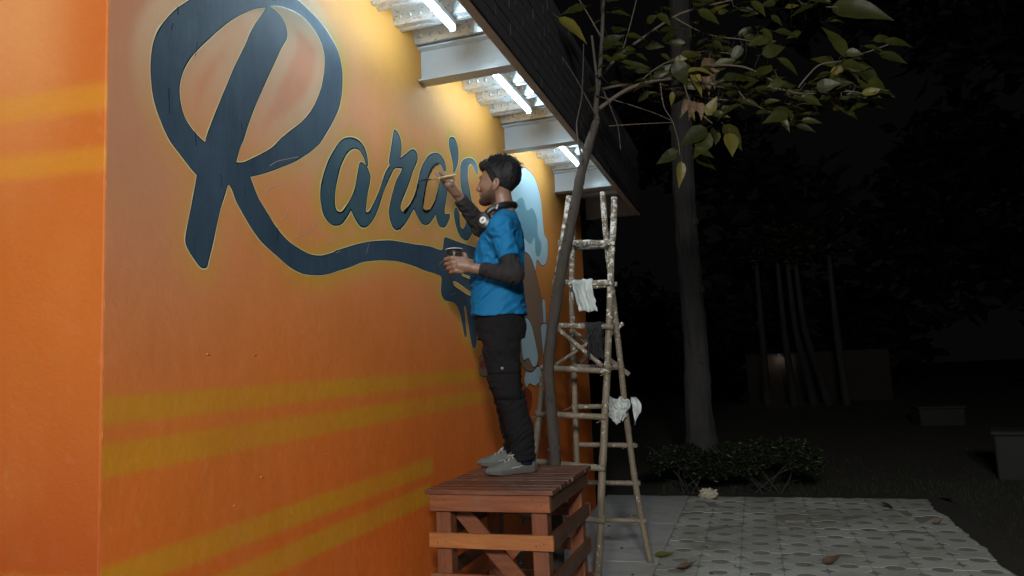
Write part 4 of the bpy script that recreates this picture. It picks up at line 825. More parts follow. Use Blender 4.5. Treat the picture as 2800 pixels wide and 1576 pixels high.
BR.append(br([(-0.8258,4.65,3.305),(-0.6405,4.65,3.3068),(-0.3392,4.65,3.2246),(-0.2148,4.65,3.1678),(-0.0749,4.65,3.1139),(0.2003,4.65,3.0603),(0.3691,4.65,3.0033)], 0.010, 0.003, 5))
BR.append(br([(-0.0888,4.3,3.209),(0.0741,4.3,3.1647),(0.1959,4.3,3.0801),(0.321,4.3,2.9748),(0.4736,4.3,2.9412),(0.628,4.3,2.9285),(0.6984,4.3,2.892)], 0.006, 0.0025, 6))
BR.append(br([(0.3514,4.25,2.9774),(0.3955,4.25,3.0272),(0.4666,4.25,3.0868),(0.5439,4.25,3.0921),(0.5866,4.25,3.0929),(0.73,4.25,3.1212),(0.8218,4.25,3.1415)], 0.005, 0.003, 7))
BR.append(br([(0.0357,4.35,3.0438),(0.0838,4.35,2.9762),(0.2229,4.35,2.8777),(0.3115,4.35,2.8274)], 0.004, 0.002, 8))
b5 = br([(-0.2674,4.3,3.1164),(-0.2358,4.3,2.9924),(-0.157,4.3,2.8935),(-0.1243,4.3,2.8577)], 0.004, 0.003, 9); b6 = br([(-0.4112,4.35,3.1749),(-0.3993,4.35,3.0238),(-0.3578,4.35,2.9286),(-0.3298,4.35,2.8003),(-0.3257,4.35,2.7032)], 0.0035, 0.002, 10)
br([(-0.9214,4.4,2.7662),(-0.9418,4.4,2.8636),(-0.9504,4.4,3.0077),(-0.9106,4.4,3.1692),(-0.8918,4.4,3.3348),(-0.8763,4.4,3.5262)], 0.007, 0.003, 11, 'bark_young'); br([(-0.8351,4.44,3.0699),(-0.8941,4.44,3.1998),(-0.9472,4.44,3.323),(-1.024,4.44,3.4716)], 0.0045, 0.002, 12, 'bark_young')
br([(-0.7659,4.4,3.1935),(-0.7247,4.4,3.0683),(-0.6907,4.4,2.9455),(-0.6833,4.4,2.8043)], 0.004, 0.0025, 13, 'bark_young'); br([(-0.8294,4.6,3.2378),(-0.6881,4.6,3.1779),(-0.4826,4.6,3.0724),(-0.3677,4.6,2.9995)], 0.004, 0.002, 14)
br([(-0.7724,4.55,3.0155),(-0.5965,4.55,3.0014),(-0.364,4.55,2.9785)], 0.004, 0.002, 15); br([(-0.7704,4.5,3.5735),(-0.8301,4.5,3.7092),(-0.8954,4.5,3.8479),(-0.9617,4.5,3.9886)], 0.006, 0.003, 16); br([(-0.7114,4.9,3.6404),(-0.6503,4.9,3.8022),(-0.5867,4.9,4.0035),(-0.5516,4.9,4.1574)], 0.005, 0.003, 17)
BR.append(br([(0.2263,4.4,3.6603),(0.3628,4.4,3.5861),(0.4565,4.4,3.5106),(0.6095,4.4,3.4682)], 0.005, 0.003, 18)); BR.append(br([(-0.3181,4.55,3.6628),(-0.1939,4.55,3.5584),(-0.0657,4.55,3.4859),(0.1039,4.55,3.4301),(0.2675,4.55,3.3529)], 0.005, 0.003, 19))
BR.append(br([(-0.6022,4.7,3.3111),(-0.4739,4.7,3.4021),(-0.3288,4.7,3.4512),(-0.1424,4.7,3.4669),(0.0344,4.7,3.4102)], 0.005, 0.003, 20))
LM = [leaf_mesh('leaf', 0.16, 0.055, 0.35, 0.22, M['leaf'], seed=1), leaf_mesh('leaf', 0.15, 0.070, 0.15, 0.18, M['leaf'], seed=2), leaf_mesh('leaf', 0.16, 0.085, 0.25, 0.14, M['leaf'], seed=3)]
LY = [leaf_mesh('leaf', 0.16, 0.060, 0.30, 0.25, M['leaf_y'], seed=4), leaf_mesh('leaf', 0.15, 0.090, 0.2, 0.12, M['leaf_y'], seed=5)]
def put_leaf(base, tip, face, me, wide=1.0):
    base = Vector(base); tip = Vector(tip); d = tip-base; L = d.length; d.normalize(); f = Vector(face); z = (f-d*f.dot(d)).normalized(); y = z.cross(d)
    o = bpy.data.objects.new('leaf', me); COL.objects.link(o); o.parent = yt
    s = L/0.155; m = Matrix((d*s, y*s*wide, z*s)).transposed().to_4x4(); m.translation = base; o.matrix_world = m
EX = [(1890,380,1785,130,0,0),(1890,390,1812,545,4,1),(1905,390,1968,570,2,1),(1920,385,2150,575,0,1),(1880,385,1690,310,0,0),(2070,280,2210,235,0,0),(2140,290,2350,265,0,0),(2120,335,2310,402,1,0),
 (1010,800,838,910,2,0),(1030,830,928,992,2,0),(1040,800,1080,895,1,0),(1120,800,1252,945,2,0),(1160,870,1190,1025,4,0),(1085,840,1068,928,1,0),(830,960,672,1040,1,0),(840,1010,836,1175,3,0),(940,970,1070,1002,0,0),
 (930,1000,1080,1045,0,0),(830,930,760,920,1,0),(815,400,885,540,2,0),(905,420,990,575,3,0),(1235,300,1165,405,2,0),(1470,340,1630,408,0,0),(1840,620,2010,710,0,0),(1720,620,1772,672,0,0),(790,575,780,660,3,0),(1010,720,1078,600,4,0),
 (55,100,240,215,3,0),(640,580,560,650,1,0),(1050,740,1160,765,0,0),(1590,790,1712,822,0,0),(1485,760,1545,848,0,0),(1545,705,1565,772,0,0),(1815,10,2195,82,0,0),(1680,20,1820,10,0,0),(1300,35,1400,130,1,0),(1425,90,1505,150,1,0),
 (1380,180,1440,270,2,0),(1450,190,1610,200,0,0),(700,90,790,160,2,0),(960,90,1110,155,1,0),(1060,290,1130,345,1,0),(1730,570,1860,580,0,0),(1940,600,2040,655,0,0),(560,345,640,385,1,0),(720,340,790,385,1,0),(460,380,580,395,0,0),(480,410,640,400,0,0),
 (1200,540,1310,505,1,0),(1300,540,1320,495,1,0),(1250,700,1215,660,0,0),(1100,670,1180,640,1,0),(845,700,830,745,1,0),(900,690,935,745,3,0),(1590,690,1740,710,0,0),(1620,760,1755,765,0,0),(1330,740,1430,700,0,0),(690,470,780,400,2,0),(230,20,60,70,1,0)]
EXW = [(0.6073,4.34,3.1331),(0.5425,4.34,3.3758),(0.6065,4.34,3.1241),(0.5325,4.34,2.9954),(0.6184,4.34,3.122),(0.6541,4.34,2.9524),(0.6306,4.34,3.1243),(0.7948,4.34,2.9247),(0.5989,4.34,3.13),(0.4518,4.34,3.2259),(0.7564,4.34,3.1969),(0.8678,4.34,3.2166),(0.8097,4.34,3.1779),(0.9713,4.34,3.1701),(0.7907,4.34,3.1408),(0.9302,4.34,3.0556),(-0.1606,4.34,2.8675),(-0.3216,4.34,2.7859),(-0.1449,4.34,2.8367),(-0.2461,4.34,2.6973),(-0.1341,4.34,2.8635),(-0.1053,4.34,2.7695),(-0.0639,4.34,2.8531),(0.0401,4.34,2.7022),(-0.0339,4.34,2.7828),(-0.0186,4.34,2.6358),(-0.0972,4.34,2.8202),(-0.1181,4.34,2.7402),(-0.3321,4.34,2.7395),(-0.4815,4.34,2.6829),(-0.3262,4.34,2.691),(-0.3404,4.34,2.5361),(-0.234,4.34,2.7165),(-0.1213,4.34,2.671),(-0.2448,4.34,2.6896),(-0.1154,4.34,2.6299),(-0.3301,4.34,2.768),(-0.3931,4.34,2.7864),(-0.3095,4.34,3.278),(-0.2551,4.34,3.1321),(-0.2291,4.34,3.2442),(-0.1633,4.34,3.083),(0.0706,4.34,3.3058),(0.0025,4.34,3.2177),(0.2678,4.34,3.2316),(0.3954,4.34,3.1451),(0.5491,4.34,2.9244),(0.6761,4.34,2.8231),(0.4528,4.34,2.94),(0.4908,4.34,2.8865),(-0.3437,4.34,3.1129),(-0.3583,4.34,3.0325),(-0.1552,4.34,2.9429),(-0.0871,4.34,3.0466),(-1.0252,4.34,3.7173),(-0.8455,4.34,3.5628),(-0.4826,4.34,3.1309),(-0.5619,4.34,3.0748),(-0.1212,4.34,2.9186),(-0.0267,4.34,2.8805),(0.3343,4.34,2.8028),(0.4313,4.34,2.7592),(0.2498,4.34,2.8432),(0.2931,4.34,2.7558),(0.3035,4.34,2.8857),(0.3151,4.34,2.8222),(0.576,4.34,3.4808),(0.8687,4.34,3.3548),(0.4656,4.34,3.4942),(0.58,4.34,3.48),(0.1456,4.34,3.5457),(0.2241,4.34,3.4388),(0.2482,4.34,3.4721),(0.3111,4.34,3.4027),(0.2035,4.34,3.3952),(0.2477,4.34,3.3013),(0.262,4.34,3.3744),(0.3945,4.34,3.3393),(-0.3955,4.34,3.6014),(-0.3167,4.34,3.516),(-0.1574,4.34,3.5536),(-0.0283,4.34,3.4644),(-0.0818,4.34,3.3437),(-0.0239,4.34,3.28),(0.4647,4.34,2.9838),(0.5681,4.34,2.9576),(0.6298,4.34,2.9294),(0.7037,4.34,2.868),(-0.5431,4.34,3.3745),(-0.4703,4.34,3.3215),(-0.393,4.34,3.3521),(-0.3314,4.34,3.2966),(-0.6406,4.34,3.357),(-0.5273,4.34,3.3218),(-0.6232,4.34,3.3238),(-0.4713,4.34,3.3068),(0.0235,4.34,3.0854),(0.1205,4.34,3.1021),(0.1095,4.34,3.0709),(0.1298,4.34,3.11),(0.0554,4.34,2.929),(0.0281,4.34,2.971),(-0.0726,4.34,2.9775),(-0.0008,4.34,2.9945),(-0.3017,4.34,2.9849),(-0.3182,4.34,2.944),(-0.2514,4.34,2.9866),(-0.2236,4.34,2.9295),(0.3417,4.34,2.8935),(0.4622,4.34,2.8564),(0.3611,4.34,2.8263),(0.4702,4.34,2.8052),(0.1209,4.34,2.8814),(0.2082,4.34,2.9052),(-0.4291,4.34,3.2302),(-0.3415,4.34,3.2837),(-0.8442,4.34,3.764),(-1.0185,4.34,3.7474)]
rng = random.Random(21); ALLM = LM+LY
for i, e in enumerate(EX):
    p = Vector(EXW[2*i]); q = Vector(EXW[2*i+1]); dy = rng.uniform(-0.06, 0.10); wide = (q-p).length
    q.y += rng.uniform(-0.04, 0.05)*wide/0.15; p.y += dy; q.y += dy
    put_leaf(p, q, (0.35+rng.uniform(-.4, .4), -1.0, 0.25+rng.uniform(-.3, .5)), ALLM[e[4]], rng.uniform(0.85, 1.1))
cnt = 0; TW = MB()
for bi, P in enumerate(BR):
    k0 = int(len(P)*(0.45 if bi == 0 else 0.22))
    for i in range(k0, len(P)):
        for q in range(2 if bi not in (5, 6) else 1):
            if rng.random() < 0.39: continue
            p = Vector(P[i])+Vector((rng.uniform(-.03, .03), rng.uniform(-.20, .30), rng.uniform(-.07, .06)))
            a = rng.uniform(-0.5, 0.9); d = Vector((math.cos(a), rng.uniform(-.5, .5), rng.uniform(-.40, .32))).normalized()
            if rng.random() < 0.25: d.x = -d.x
            put_leaf(p+d*0.03, p+d*(0.03+rng.uniform(.075, .15)), (rng.uniform(-.6, .6), -0.8, rng.uniform(-.2, 1.0)), rng.choice(LM if rng.random() < 0.95 else LY), rng.uniform(.8, 1.1)); cnt += 1
            a0 = Vector(P[i]); TW.tube([a0, a0.lerp(p, 0.55)+Vector((0, 0, -0.012)), p+d*0.02], [0.0024, 0.0018, 0.0012], 5, False)
tag(TW.build('twigs', M['bark_twig'], yt, True), kind='stuff')
# dried brown cluster hanging in the crown
ld_me = leaf_mesh('leaf', 0.16, 0.07, 0.6, 0.5, M['leaf_dry'], seed=8)
for (x, y, z), (x2, y2, z2) in zip([(-0.1181,4.5,3.3375),(-0.1064,4.5,3.3054),(-0.1499,4.5,3.283),(-0.23,4.5,3.0765),(-0.2029,4.5,3.0622),(-0.2573,4.5,3.0908)], [(-0.1468,4.45,3.1542),(-0.0864,4.45,3.1637),(-0.1209,4.45,3.1302),(-0.2519,4.45,2.9741),(-0.1829,4.45,2.9684),(-0.2968,4.45,3.0008)]): put_leaf((x, y, z), (x2, y2, z2), (0.3, -1, 0.1), ld_me)

# ================================================================= big trunk behind, shrubs, dark wood
bt = empty('big_tree', (0, 0, 0)); tag(bt, 'tall tree with thick furrowed trunk rising behind the low shrubs', 'tree')
tp = [(-0.7148,10.3,-0.2085),(-0.7462,10.3,0.2256),(-0.7628,10.3,0.8117),(-0.7456,10.3,1.4044),(-0.7421,10.3,2.1565),(-0.7534,10.3,2.922),(-0.7536,10.3,3.6472),(-0.7336,10.3,4.3809),(-0.6925,10.3,5.2833),(-0.6433,10.3,6.3091),(-0.5567,10.3,7.7393),(-0.4214,10.3,9.4236)]
limb('trunk', tp, [0.26, 0.205, 0.175, 0.160, 0.155, 0.152, 0.148, 0.142, 0.138, 0.132, 0.12, 0.10], bt, M['bark_big'], 48, 0.01, 22, 5, 7, (0.055, 7.0, 1.6))
def leaf_cloud(name, blobs, n, size, mat, parent, seed, hang=0.0):
    rg = random.Random(seed); b = MB(); bl = [(Vector(c), r) for c, r in blobs]; wts = [r[0]*r[1]*r[2] for _, r in bl]
    for k in range(n):
        c, r = rg.choices(bl, wts)[0]; d = Vector((rg.gauss(0, 1), rg.gauss(0, 1), rg.gauss(0, 1))).normalized()*(rg.random()**0.45)
        p = c+Vector((d.x*r[0], d.y*r[1], d.z*r[2])); a = Vector((rg.gauss(0, 1), rg.gauss(0, 1), rg.gauss(0, 0.5)-hang)).normalized(); s = size*rg.uniform(.6, 1.3)
        w = a.cross(Vector((rg.gauss(0, 1), rg.gauss(0, 1), rg.gauss(0, 1)))).normalized()*s*0.24; nn = w.cross(a).normalized()*s*0.08
        b.add([p, p+a*s*0.5+w+nn, p+a*s, p+a*s*0.5-w+nn], [(0, 1, 2), (0, 2, 3)])
    return b.build(name, mat, parent)
M['leaf_dk'] = leaf_mat('dark_night_foliage', (0.012, 0.017, 0.010), (0.028, 0.036, 0.018), 0.5, 0.2)
M['leaf_sh'] = leaf_mat('small_shrub_leaf', (0.014, 0.021, 0.011), (0.032, 0.042, 0.020), 0.45, 0.2)
rg = random.Random(6); top = Vector(tp[-1])
blobs = [(top+Vector((rg.uniform(-2.2, 2.2), rg.uniform(-1.6, 1.8), rg.uniform(-0.6, 2.0))), (rg.uniform(.8, 1.3), rg.uniform(.8, 1.2), rg.uniform(.5, .9))) for _ in range(10)]
leaf_cloud('crown', blobs, 5000, 0.17, M['leaf_dk'], bt, 2)
for k in range(5):
    a = k*1.35; limb('limb', [tuple(Vector(tp[-2])+Vector((0, 0, 0.2*k))), tuple(top+Vector((math.cos(a)*0.8, math.sin(a)*0.7, 0.3))), tuple(top+Vector((math.cos(a)*2.0, math.sin(a)*1.5, 1.2)))], [0.09, 0.06, 0.03], bt, M['bark_big'], 10, 0.05, 5, k)
def shrub(c, w, d, h, n, seed, label):
    s = empty('low_shrub', c); tag(s, label, 'shrub', 'clipped shrubs behind the paving'); rg = random.Random(seed); blobs = []
    for k in range(12): blobs.append(((rg.uniform(-w, w)*0.72, rg.uniform(-d, d)*0.6, h*rg.uniform(.52, .88)), (w*0.34, d*0.5, h*0.22)))
    leaf_cloud('foliage', blobs, n, 0.050, M['leaf_sh'], s, seed)
    for k in range(6):
        a = rg.uniform(0, 6.28); p = Vector((rg.uniform(-.08, .08)*2, rg.uniform(-.06, .06), -0.05)); e = Vector((rg.uniform(-w, w)*0.8, rg.uniform(-d, d*0.4)*0.7-0.05, h*rg.uniform(.55, .95)))
        m1 = p.lerp(e, 0.45)+Vector((rg.uniform(-.08, .08), rg.uniform(-.08, .04), 0.03)); limb('stem', [tuple(p), tuple(m1), tuple(e)], [0.011, 0.008, 0.004], s, M['bark_big'], 6, 0.1, 5, seed*10+k)
        for q in range(3):
            t = rg.uniform(.3, .9); o_ = p.lerp(m1, t) if t < .5 else m1.lerp(e, t); f_ = o_+Vector((rg.uniform(-.25, .25), rg.uniform(-.15, .1), rg.uniform(.0, .14)))
            limb('stem', [tuple(o_), tuple(o_.lerp(f_, .5)+Vector((0, 0, .03))), tuple(f_)], [0.006, 0.004, 0.002], s, M['bark_big'], 5, 0.1, 3, k)
shrub((-0.86, 9.02, -0.04), 0.46, 0.42, 0.50, 5200, 31, 'dark clipped shrub left of the thick trunk')
shrub((0.02, 9.10, -0.04), 0.66, 0.44, 0.53, 7000, 32, 'wider dark shrub with bare forked stems right of the thick trunk')
# black wood behind everything, reads as one mass
blobs = []; rg = random.Random(77)
for k in range(80):
    a = -1.1+k*0.0415; rr = rg.uniform(28, 40); blobs.append(((rr*math.sin(a)-2, rr*math.cos(a), rg.uniform(0.8, 15)), (3.0, 1.5, rg.uniform(2.0, 4.0))))
M['wood_far'] = leaf_mat('far_wood_foliage', (0.006, 0.008, 0.006), (0.012, 0.015, 0.010), 0.7, 0.0)
tag(leaf_cloud('far_wood', blobs, 42000, 1.0, M['wood_far'], None, 5), 'black mass of trees behind the paving', 'wood', kind='stuff')
# grass fringe on the soil
gm = MB(); rg = random.Random(12)
for k in range(9000):
    if rg.random() < .55: x = rg.uniform(-1.2, 4.5); y = 8.6+abs(rg.gauss(0, 1.7))
    else: x = 1.75+abs(rg.gauss(0, 1.0)); y = rg.uniform(3.0, 10)
    h = rg.uniform(.02, .06); a = rg.uniform(0, 6.28); z = -0.078; l = Vector((rg.gauss(0, .02), rg.gauss(0, .02), h)); w = Vector((math.cos(a), math.sin(a), 0))*0.0035; p = Vector((x, y, z))
    gm.add([p-w, p+w, p+l], [(0, 1, 2)])
M['grass'] = simple('sparse_dark_grass', (0.030, 0.036, 0.016), 0.7, 0.4, 3, 0)
tag(gm.build('sparse_grass', M['grass']), 'sparse dark grass on the soil beyond the paving', 'grass', kind='stuff')
# far courtyard wall with its own lamp, trunks standing in front
M['farwall'] = simple('pinkish_far_wall', (0.016, 0.012, 0.010), 0.8, 0.3, 1.5)
fw = empty('far_wall', (0, 0, 0)); tag(fw, 'distant low wall lit by a hidden lamp far behind the trees', 'wall')
A = [(-0.0589,26,0.752),(3.5107,26,0.6186)]
b = MB(); b.box((A[0][0]-0.2, 26.0, -0.4), (A[1][0]+0.6, 26.2, 0.5)); b.build('wall_base', M['farwall'], fw)
b = MB(); b.box((A[0][0]-0.2, 26.0, 0.5), (A[1][0]+0.6, 26.2, 1.55)); b.build('wall_panel', M['farwall'], fw)
pl = bpy.data.lights.new('far_wall_lamp', 'POINT'); pl.energy = 2.4; pl.color = (1.0, 0.82, 0.68); pl.shadow_soft_size = 0.05
po = bpy.data.objects.new('far_wall_lamp', pl); COL.objects.link(po); po.location = (A[0][0]+0.9, 25.75, 1.40)
fit = MB(); fit.lathe([(0.0, 0.10), (0.10, 0.09), (0.13, 0.0), (0.0, 0.0)], 14, (A[0][0]+0.9, 25.75, 1.44)); fit.tube([(A[0][0]+0.9, 25.75, 1.52), (A[0][0]+0.9, 25.99, 1.52)], 0.02, 8)
fit.build('lamp_hood', M['fitting'], fw)
for k, (x, lean) in enumerate(((2095, 0.0), (2170, 0.12), (2225, 0.35), (2265, 0.5), (2312, 0.1))):
    px = A[0][0]+(x-2060)/320*(A[1][0]-A[0][0]); px *= 23.5/26.0
    t = empty('thin_tree', (px, 23.5, -0.1)); tag(t, ['slim dark trunk leftmost before the lit far wall', 'slim dark trunk second from left before the lit far wall', 'leaning dark trunk in the middle before the far wall', 'more steeply leaning dark trunk before the far wall', 'slim dark trunk rightmost before the far wall'][k], 'tree', 'thin trunks before the far wall')
    limb('trunk', [(0, 0, 0), (-lean*0.4, 0, 1.0), (-lean, 0, 2.4), (-lean*1.2, 0, 4.5)], [0.13, 0.11, 0.09, 0.06], t, M['bark_big'], 10, 0.05, 4, k)
    leaf_cloud('crown', [((-lean*1.2, 0, 4.9), (0.9, 0.9, 0.7))], 260, 0.22, M['leaf_dk'], t, k)
# pale blocks on the soil at the right
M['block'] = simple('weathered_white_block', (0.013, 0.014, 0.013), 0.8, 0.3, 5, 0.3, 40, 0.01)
def block(p, s, rz, label):
    o = empty('concrete_planter', p, rz); tag(o, label, 'planter')
    b = MB(); b.box((-s[0], -s[1], -0.1), (s[0], s[1], s[2]), 0.015); b.build('planter_box', M['block'], o)
    b = MB(); b.box((-s[0]-0.03, -s[1]-0.03, s[2]+0.001), (s[0]+0.03, s[1]+0.03, s[2]+0.05), 0.01); b.build('rim', M['block'], o)
P_ = [(3.5367,17.3265,0),(2.8185,10.231,0)]
block((P_[0][0], P_[0][1], -0.08), (0.42, 0.30, 0.34), 0.1, 'low pale concrete planter far off on the dark soil')
block((P_[1][0]+0.15, P_[1][1], -0.08), (0.30, 0.22, 0.52), -0.25, 'pale concrete planter at the right edge beyond the paving')
# ================================================================= the painter
MO = Vector((-1.26, 3.80, 0.938)); MF = Vector((-0.951, -0.309, 0)); ML = Vector((0.309, -0.951, 0))
MROT = Matrix((MF, ML, Vector((0, 0, 1)))).transposed()
def m2w(p): return MO + MF*p[0] + ML*p[1] + Vector((0, 0, p[2]))
def rc(P, a, b, ra, rb):
    a = np.array(a, float); b = np.array(b, float); d = b-a; t = np.clip(((P-a)@d)/(d@d+1e-12), 0, 1)
    return np.linalg.norm(P-a-t[:, None]*d, axis=1)-(ra+(rb-ra)*t)
def chain(P, pts, rad, k=0.006):
    out = None
    for i in range(len(pts)-1):
        s = rc(P, pts[i], pts[i+1], rad[i], rad[i+1]); out = s if out is None else smin(out, s, k)
    return out
def ell(P, c, r):
    q = (P-np.array(c))/np.array(r); n = np.linalg.norm(q, axis=1); g = np.linalg.norm(q/np.array(r), axis=1)
    return n*(n-1)/(g+1e-9)
def smin(a, b, k): h = np.clip(0.5+0.5*(b-a)/k, 0, 1); return b*(1-h)+a*h-k*h*(1-h)
def smax(a, b, k): return -smin(-a, -b, k)
def stack(P, rows):
    """rows: z, f_back, f_front, l_half, l_centre -> rounded column"""
    z = np.array([r[0] for r in rows]); zz = np.clip(P[:, 2], z[0], z[-1]); I = lambda k: np.interp(zz, z, [r[k] for r in rows])
    cf = (I(1)+I(2))/2; a = (I(2)-I(1))/2; bl = I(3); cl = I(4)
    u = (P[:, 0]-cf)/a; v = (P[:, 1]-cl)/bl; e = (np.abs(u)**2.3+np.abs(v)**2.3)**(1/2.3); d = (e-1)*np.minimum(a, bl)
    dz = np.maximum(z[0]-P[:, 2], P[:, 2]-z[-1]); return np.maximum(d, dz)
def rotz(P, c, ang):
    ca, sa = math.cos(ang), math.sin(ang); q = P-np.array(c); return np.stack([ca*q[:, 0]+sa*q[:, 1], -sa*q[:, 0]+ca*q[:, 1], q[:, 2]], 1)
def sdf_mesh(name, fn, lo, hi, vox):
    lo = np.array(lo, float); n = np.ceil((np.array(hi)-lo)/vox/8).astype(int)*8+1; nb = (n-1)//8
    V = np.full(n, 1.0, np.float32)
    bi = np.stack(np.meshgrid(*[np.arange(k) for k in nb], indexing='ij'), -1).reshape(-1, 3)
    cen = lo+(bi*8+4)*vox; dv = fn(cen); act = bi[np.abs(dv) < vox*8*1.25+0.012]; ins = bi[(dv < 0)]
    for q in ins: V[q[0]*8:q[0]*8+9, q[1]*8:q[1]*8+9, q[2]*8:q[2]*8+9] = -1.0
    off = np.stack(np.meshgrid(np.arange(9), np.arange(9), np.arange(9), indexing='ij'), -1).reshape(-1, 3)
    for s in range(0, len(act), 400):
        A = act[s:s+400]; I = (A[:, None, :]*8+off[None]).reshape(-1, 3); V[I[:, 0], I[:, 1], I[:, 2]] = fn(lo+I*vox)
    inside = V < 0; cs = None; c8 = [(i, j, k) for i in (0, 1) for j in (0, 1) for k in (0, 1)]; sl = lambda o, m: slice(o, m-1+o)
    cnt = sum(inside[sl(i, n[0]), sl(j, n[1]), sl(k, n[2])].astype(np.int8) for i, j, k in c8)
    cell = np.argwhere((cnt > 0) & (cnt < 8)); idx = np.full(n-1, -1, np.int32); idx[cell[:, 0], cell[:, 1], cell[:, 2]] = np.arange(len(cell))
    cv = np.stack([V[cell[:, 0]+i, cell[:, 1]+j, cell[:, 2]+k] for i, j, k in c8], 1); acc = np.zeros((len(cell), 3)); w = np.zeros(len(cell)); C8 = np.array(c8, float)
    for a in range(8):
        for b in range(a+1, 8):
            if np.abs(C8[a]-C8[b]).sum() != 1: continue
            m = (cv[:, a] < 0) != (cv[:, b] < 0); t = np.where(m, cv[:, a]/(cv[:, a]-cv[:, b]+1e-12), 0); acc += np.where(m[:, None], C8[a]+t[:, None]*(C8[b]-C8[a]), 0); w += m
    vert = lo+(cell+acc/np.maximum(w, 1)[:, None])*vox; F = []
    for ax in range(3):
        o1, o2 = [(1, 2), (2, 0), (0, 1)][ax]; A = inside; s0 = [slice(None)]*3; s1 = [slice(None)]*3; s0[ax] = slice(0, -1); s1[ax] = slice(1, None)
        e = np.argwhere(A[tuple(s0)] != A[tuple(s1)]); e = e[(e[:, o1] > 0) & (e[:, o2] > 0) & (e[:, o1] < n[o1]-1) & (e[:, o2] < n[o2]-1)]
        d1 = np.zeros(3, int); d1[o1] = 1; d2 = np.zeros(3, int); d2[o2] = 1; g = lambda q: idx[q[:, 0], q[:, 1], q[:, 2]]
        qd = np.stack([g(e-d1-d2), g(e-d2), g(e), g(e-d1)], 1); fl = A[e[:, 0], e[:, 1], e[:, 2]]; qd[~fl] = qd[~fl][:, ::-1]; F.append(qd[(qd >= 0).all(1)])
    me = bpy.data.meshes.new(name); me.from_pydata(vert.tolist(), [], np.concatenate(F).tolist()); me.update(); return me, vert
def local(P, c, r, fn):
    d = np.linalg.norm(P-np.array(c), axis=1)-r; m = d < 0.03
    if m.any(): d[m] = fn(P[m])
    return d
def place(me, name, mat, parent):
    o = link(name, me, mat, parent, True); return o

HY = -0.36                          # head turned a little away from the camera
HC_ = (0.016, 0.0, 0.0)
hp = lambda f, l, z: (f, l, z)
def to_head(P): Q = rotz(P, HC_, HY); return Q
def w_head(f, l, z):
    ca, sa = math.cos(HY), math.sin(HY); return (HC_[0]+ca*f-sa*l, HC_[1]+sa*f+ca*l, z)
def head_sdf(Q):
    d = ell(Q, (0.008, 0, 1.620), (0.098, 0.074, 0.094))
    d = smin(d, ell(Q, (0.050, 0, 1.563), (0.066, 0.058, 0.080)), 0.03)
    for s in (-1, 1):
        d = smin(d, rc(Q, (0.012, s*0.056, 1.545), (0.085, s*0.020, 1.500), 0.020, 0.022), 0.025)
        d = smin(d, ell(Q, (0.075, s*0.042, 1.572), (0.030, 0.022, 0.022)), 0.02)
    d = smin(d, ell(Q, (0.105, 0, 1.496), (0.027, 0.030, 0.024)), 0.022)
    d = smin(d, rc(Q, (0.098, -0.030, 1.624), (0.098, 0.030, 1.624), 0.013, 0.013), 0.02)
    for s in (-1, 1): d = smax(d, -ell(Q, (0.121, s*0.033, 1.603), (0.022, 0.020, 0.012)), 0.012)
    for s in (-1, 1): d = smin(d, ell(Q, (0.096, s*0.032, 1.602), (0.0135, 0.015, 0.0115)), 0.003)
    d = smin(d, rc(Q, (0.112, 0, 1.612), (0.137, 0, 1.570), 0.009, 0.0115), 0.012)
    for s in (-1, 1): d = smin(d, ell(Q, (0.126, s*0.011, 1.564), (0.013, 0.009, 0.009)), 0.008)
    d = smin(d, rc(Q, (0.114, -0.018, 1.540), (0.114, 0.018, 1.540), 0.0085, 0.0085), 0.008); d = smin(d, rc(Q, (0.112, -0.016, 1.526), (0.112, 0.016, 1.526), 0.0085, 0.0085), 0.007)
    for s in (-1, 1):
        E = Q.copy(); t = 0.22; cf = -0.006; cz = 1.570; df = E[:, 0]-cf; dz = E[:, 2]-cz; E[:, 0] = cf+df*math.cos(t)+dz*math.sin(t); E[:, 2] = cz-df*math.sin(t)+dz*math.cos(t)
        ear = ell(E, (cf, s*0.077, cz), (0.020, 0.011, 0.033)); ear = smax(ear, -ell(E, (cf+0.004, s*0.088, cz+0.003), (0.011, 0.009, 0.020)), 0.004); ear = smin(ear, ell(E, (cf+0.006, s*0.074, cz-0.028), (0.011, 0.008, 0.011)), 0.006)
        d = smin(d, ear, 0.005)
    return d
# joints (forward, left, up) in metres
NSH, NEL, NWR = (0.022, 0.190, 1.300), (-0.035, 0.272, 1.035), (0.170, 0.246, 1.080)
FSH = (0.035, -0.190, 1.305); FEL, FWR = [(0.1426,-0.27,1.3949)][0], [(0.2731,-0.13,1.5716)][0]
CUP = (0.273, 0.192, 1.080)
FH = [(0.3122,-0.075,1.6414)][0]; BT = (0.465, 0.0623, 1.602); BB = [(0.2722,-0.115,1.6781)][0]
def brush_at(t): return tuple(BB[i]+(BT[i]-BB[i])*t for i in range(3))
GR = brush_at(0.34)
def near_hand(P):
    d = chain(P, [NWR, (0.198, 0.246, 1.090), (0.245, 0.252, 1.098)], [0.026, 0.029, 0.028], 0.01)
    d = smin(d, ell(P, (0.235, 0.250, 1.100), (0.050, 0.019, 0.044)), 0.015)
    for k, (z, ln) in enumerate(((1.136, 1.0), (1.112, 1.06), (1.089, 1.0), (1.068, 0.82))):
        f0 = 0.270-0.006*k; pts = [(f0-0.02, 0.254, z-0.004), (f0+0.012*ln, 0.262, z), (f0+0.046*ln, 0.238, z-0.001), (f0+0.054*ln, 0.205, z-0.003), (f0+0.040*ln, 0.178, z-0.004)]
        d = smin(d, chain(P, pts, [0.0125, 0.0115, 0.0100, 0.0092, 0.0080], 0.003), 0.004)
    d = smin(d, chain(P, [(0.200, 0.238, 1.100), (0.212, 0.222, 1.135), (0.218, 0.200, 1.160), (0.232, 0.172, 1.172)], [0.020, 0.0145, 0.0120, 0.0095], 0.006), 0.010)
    return d
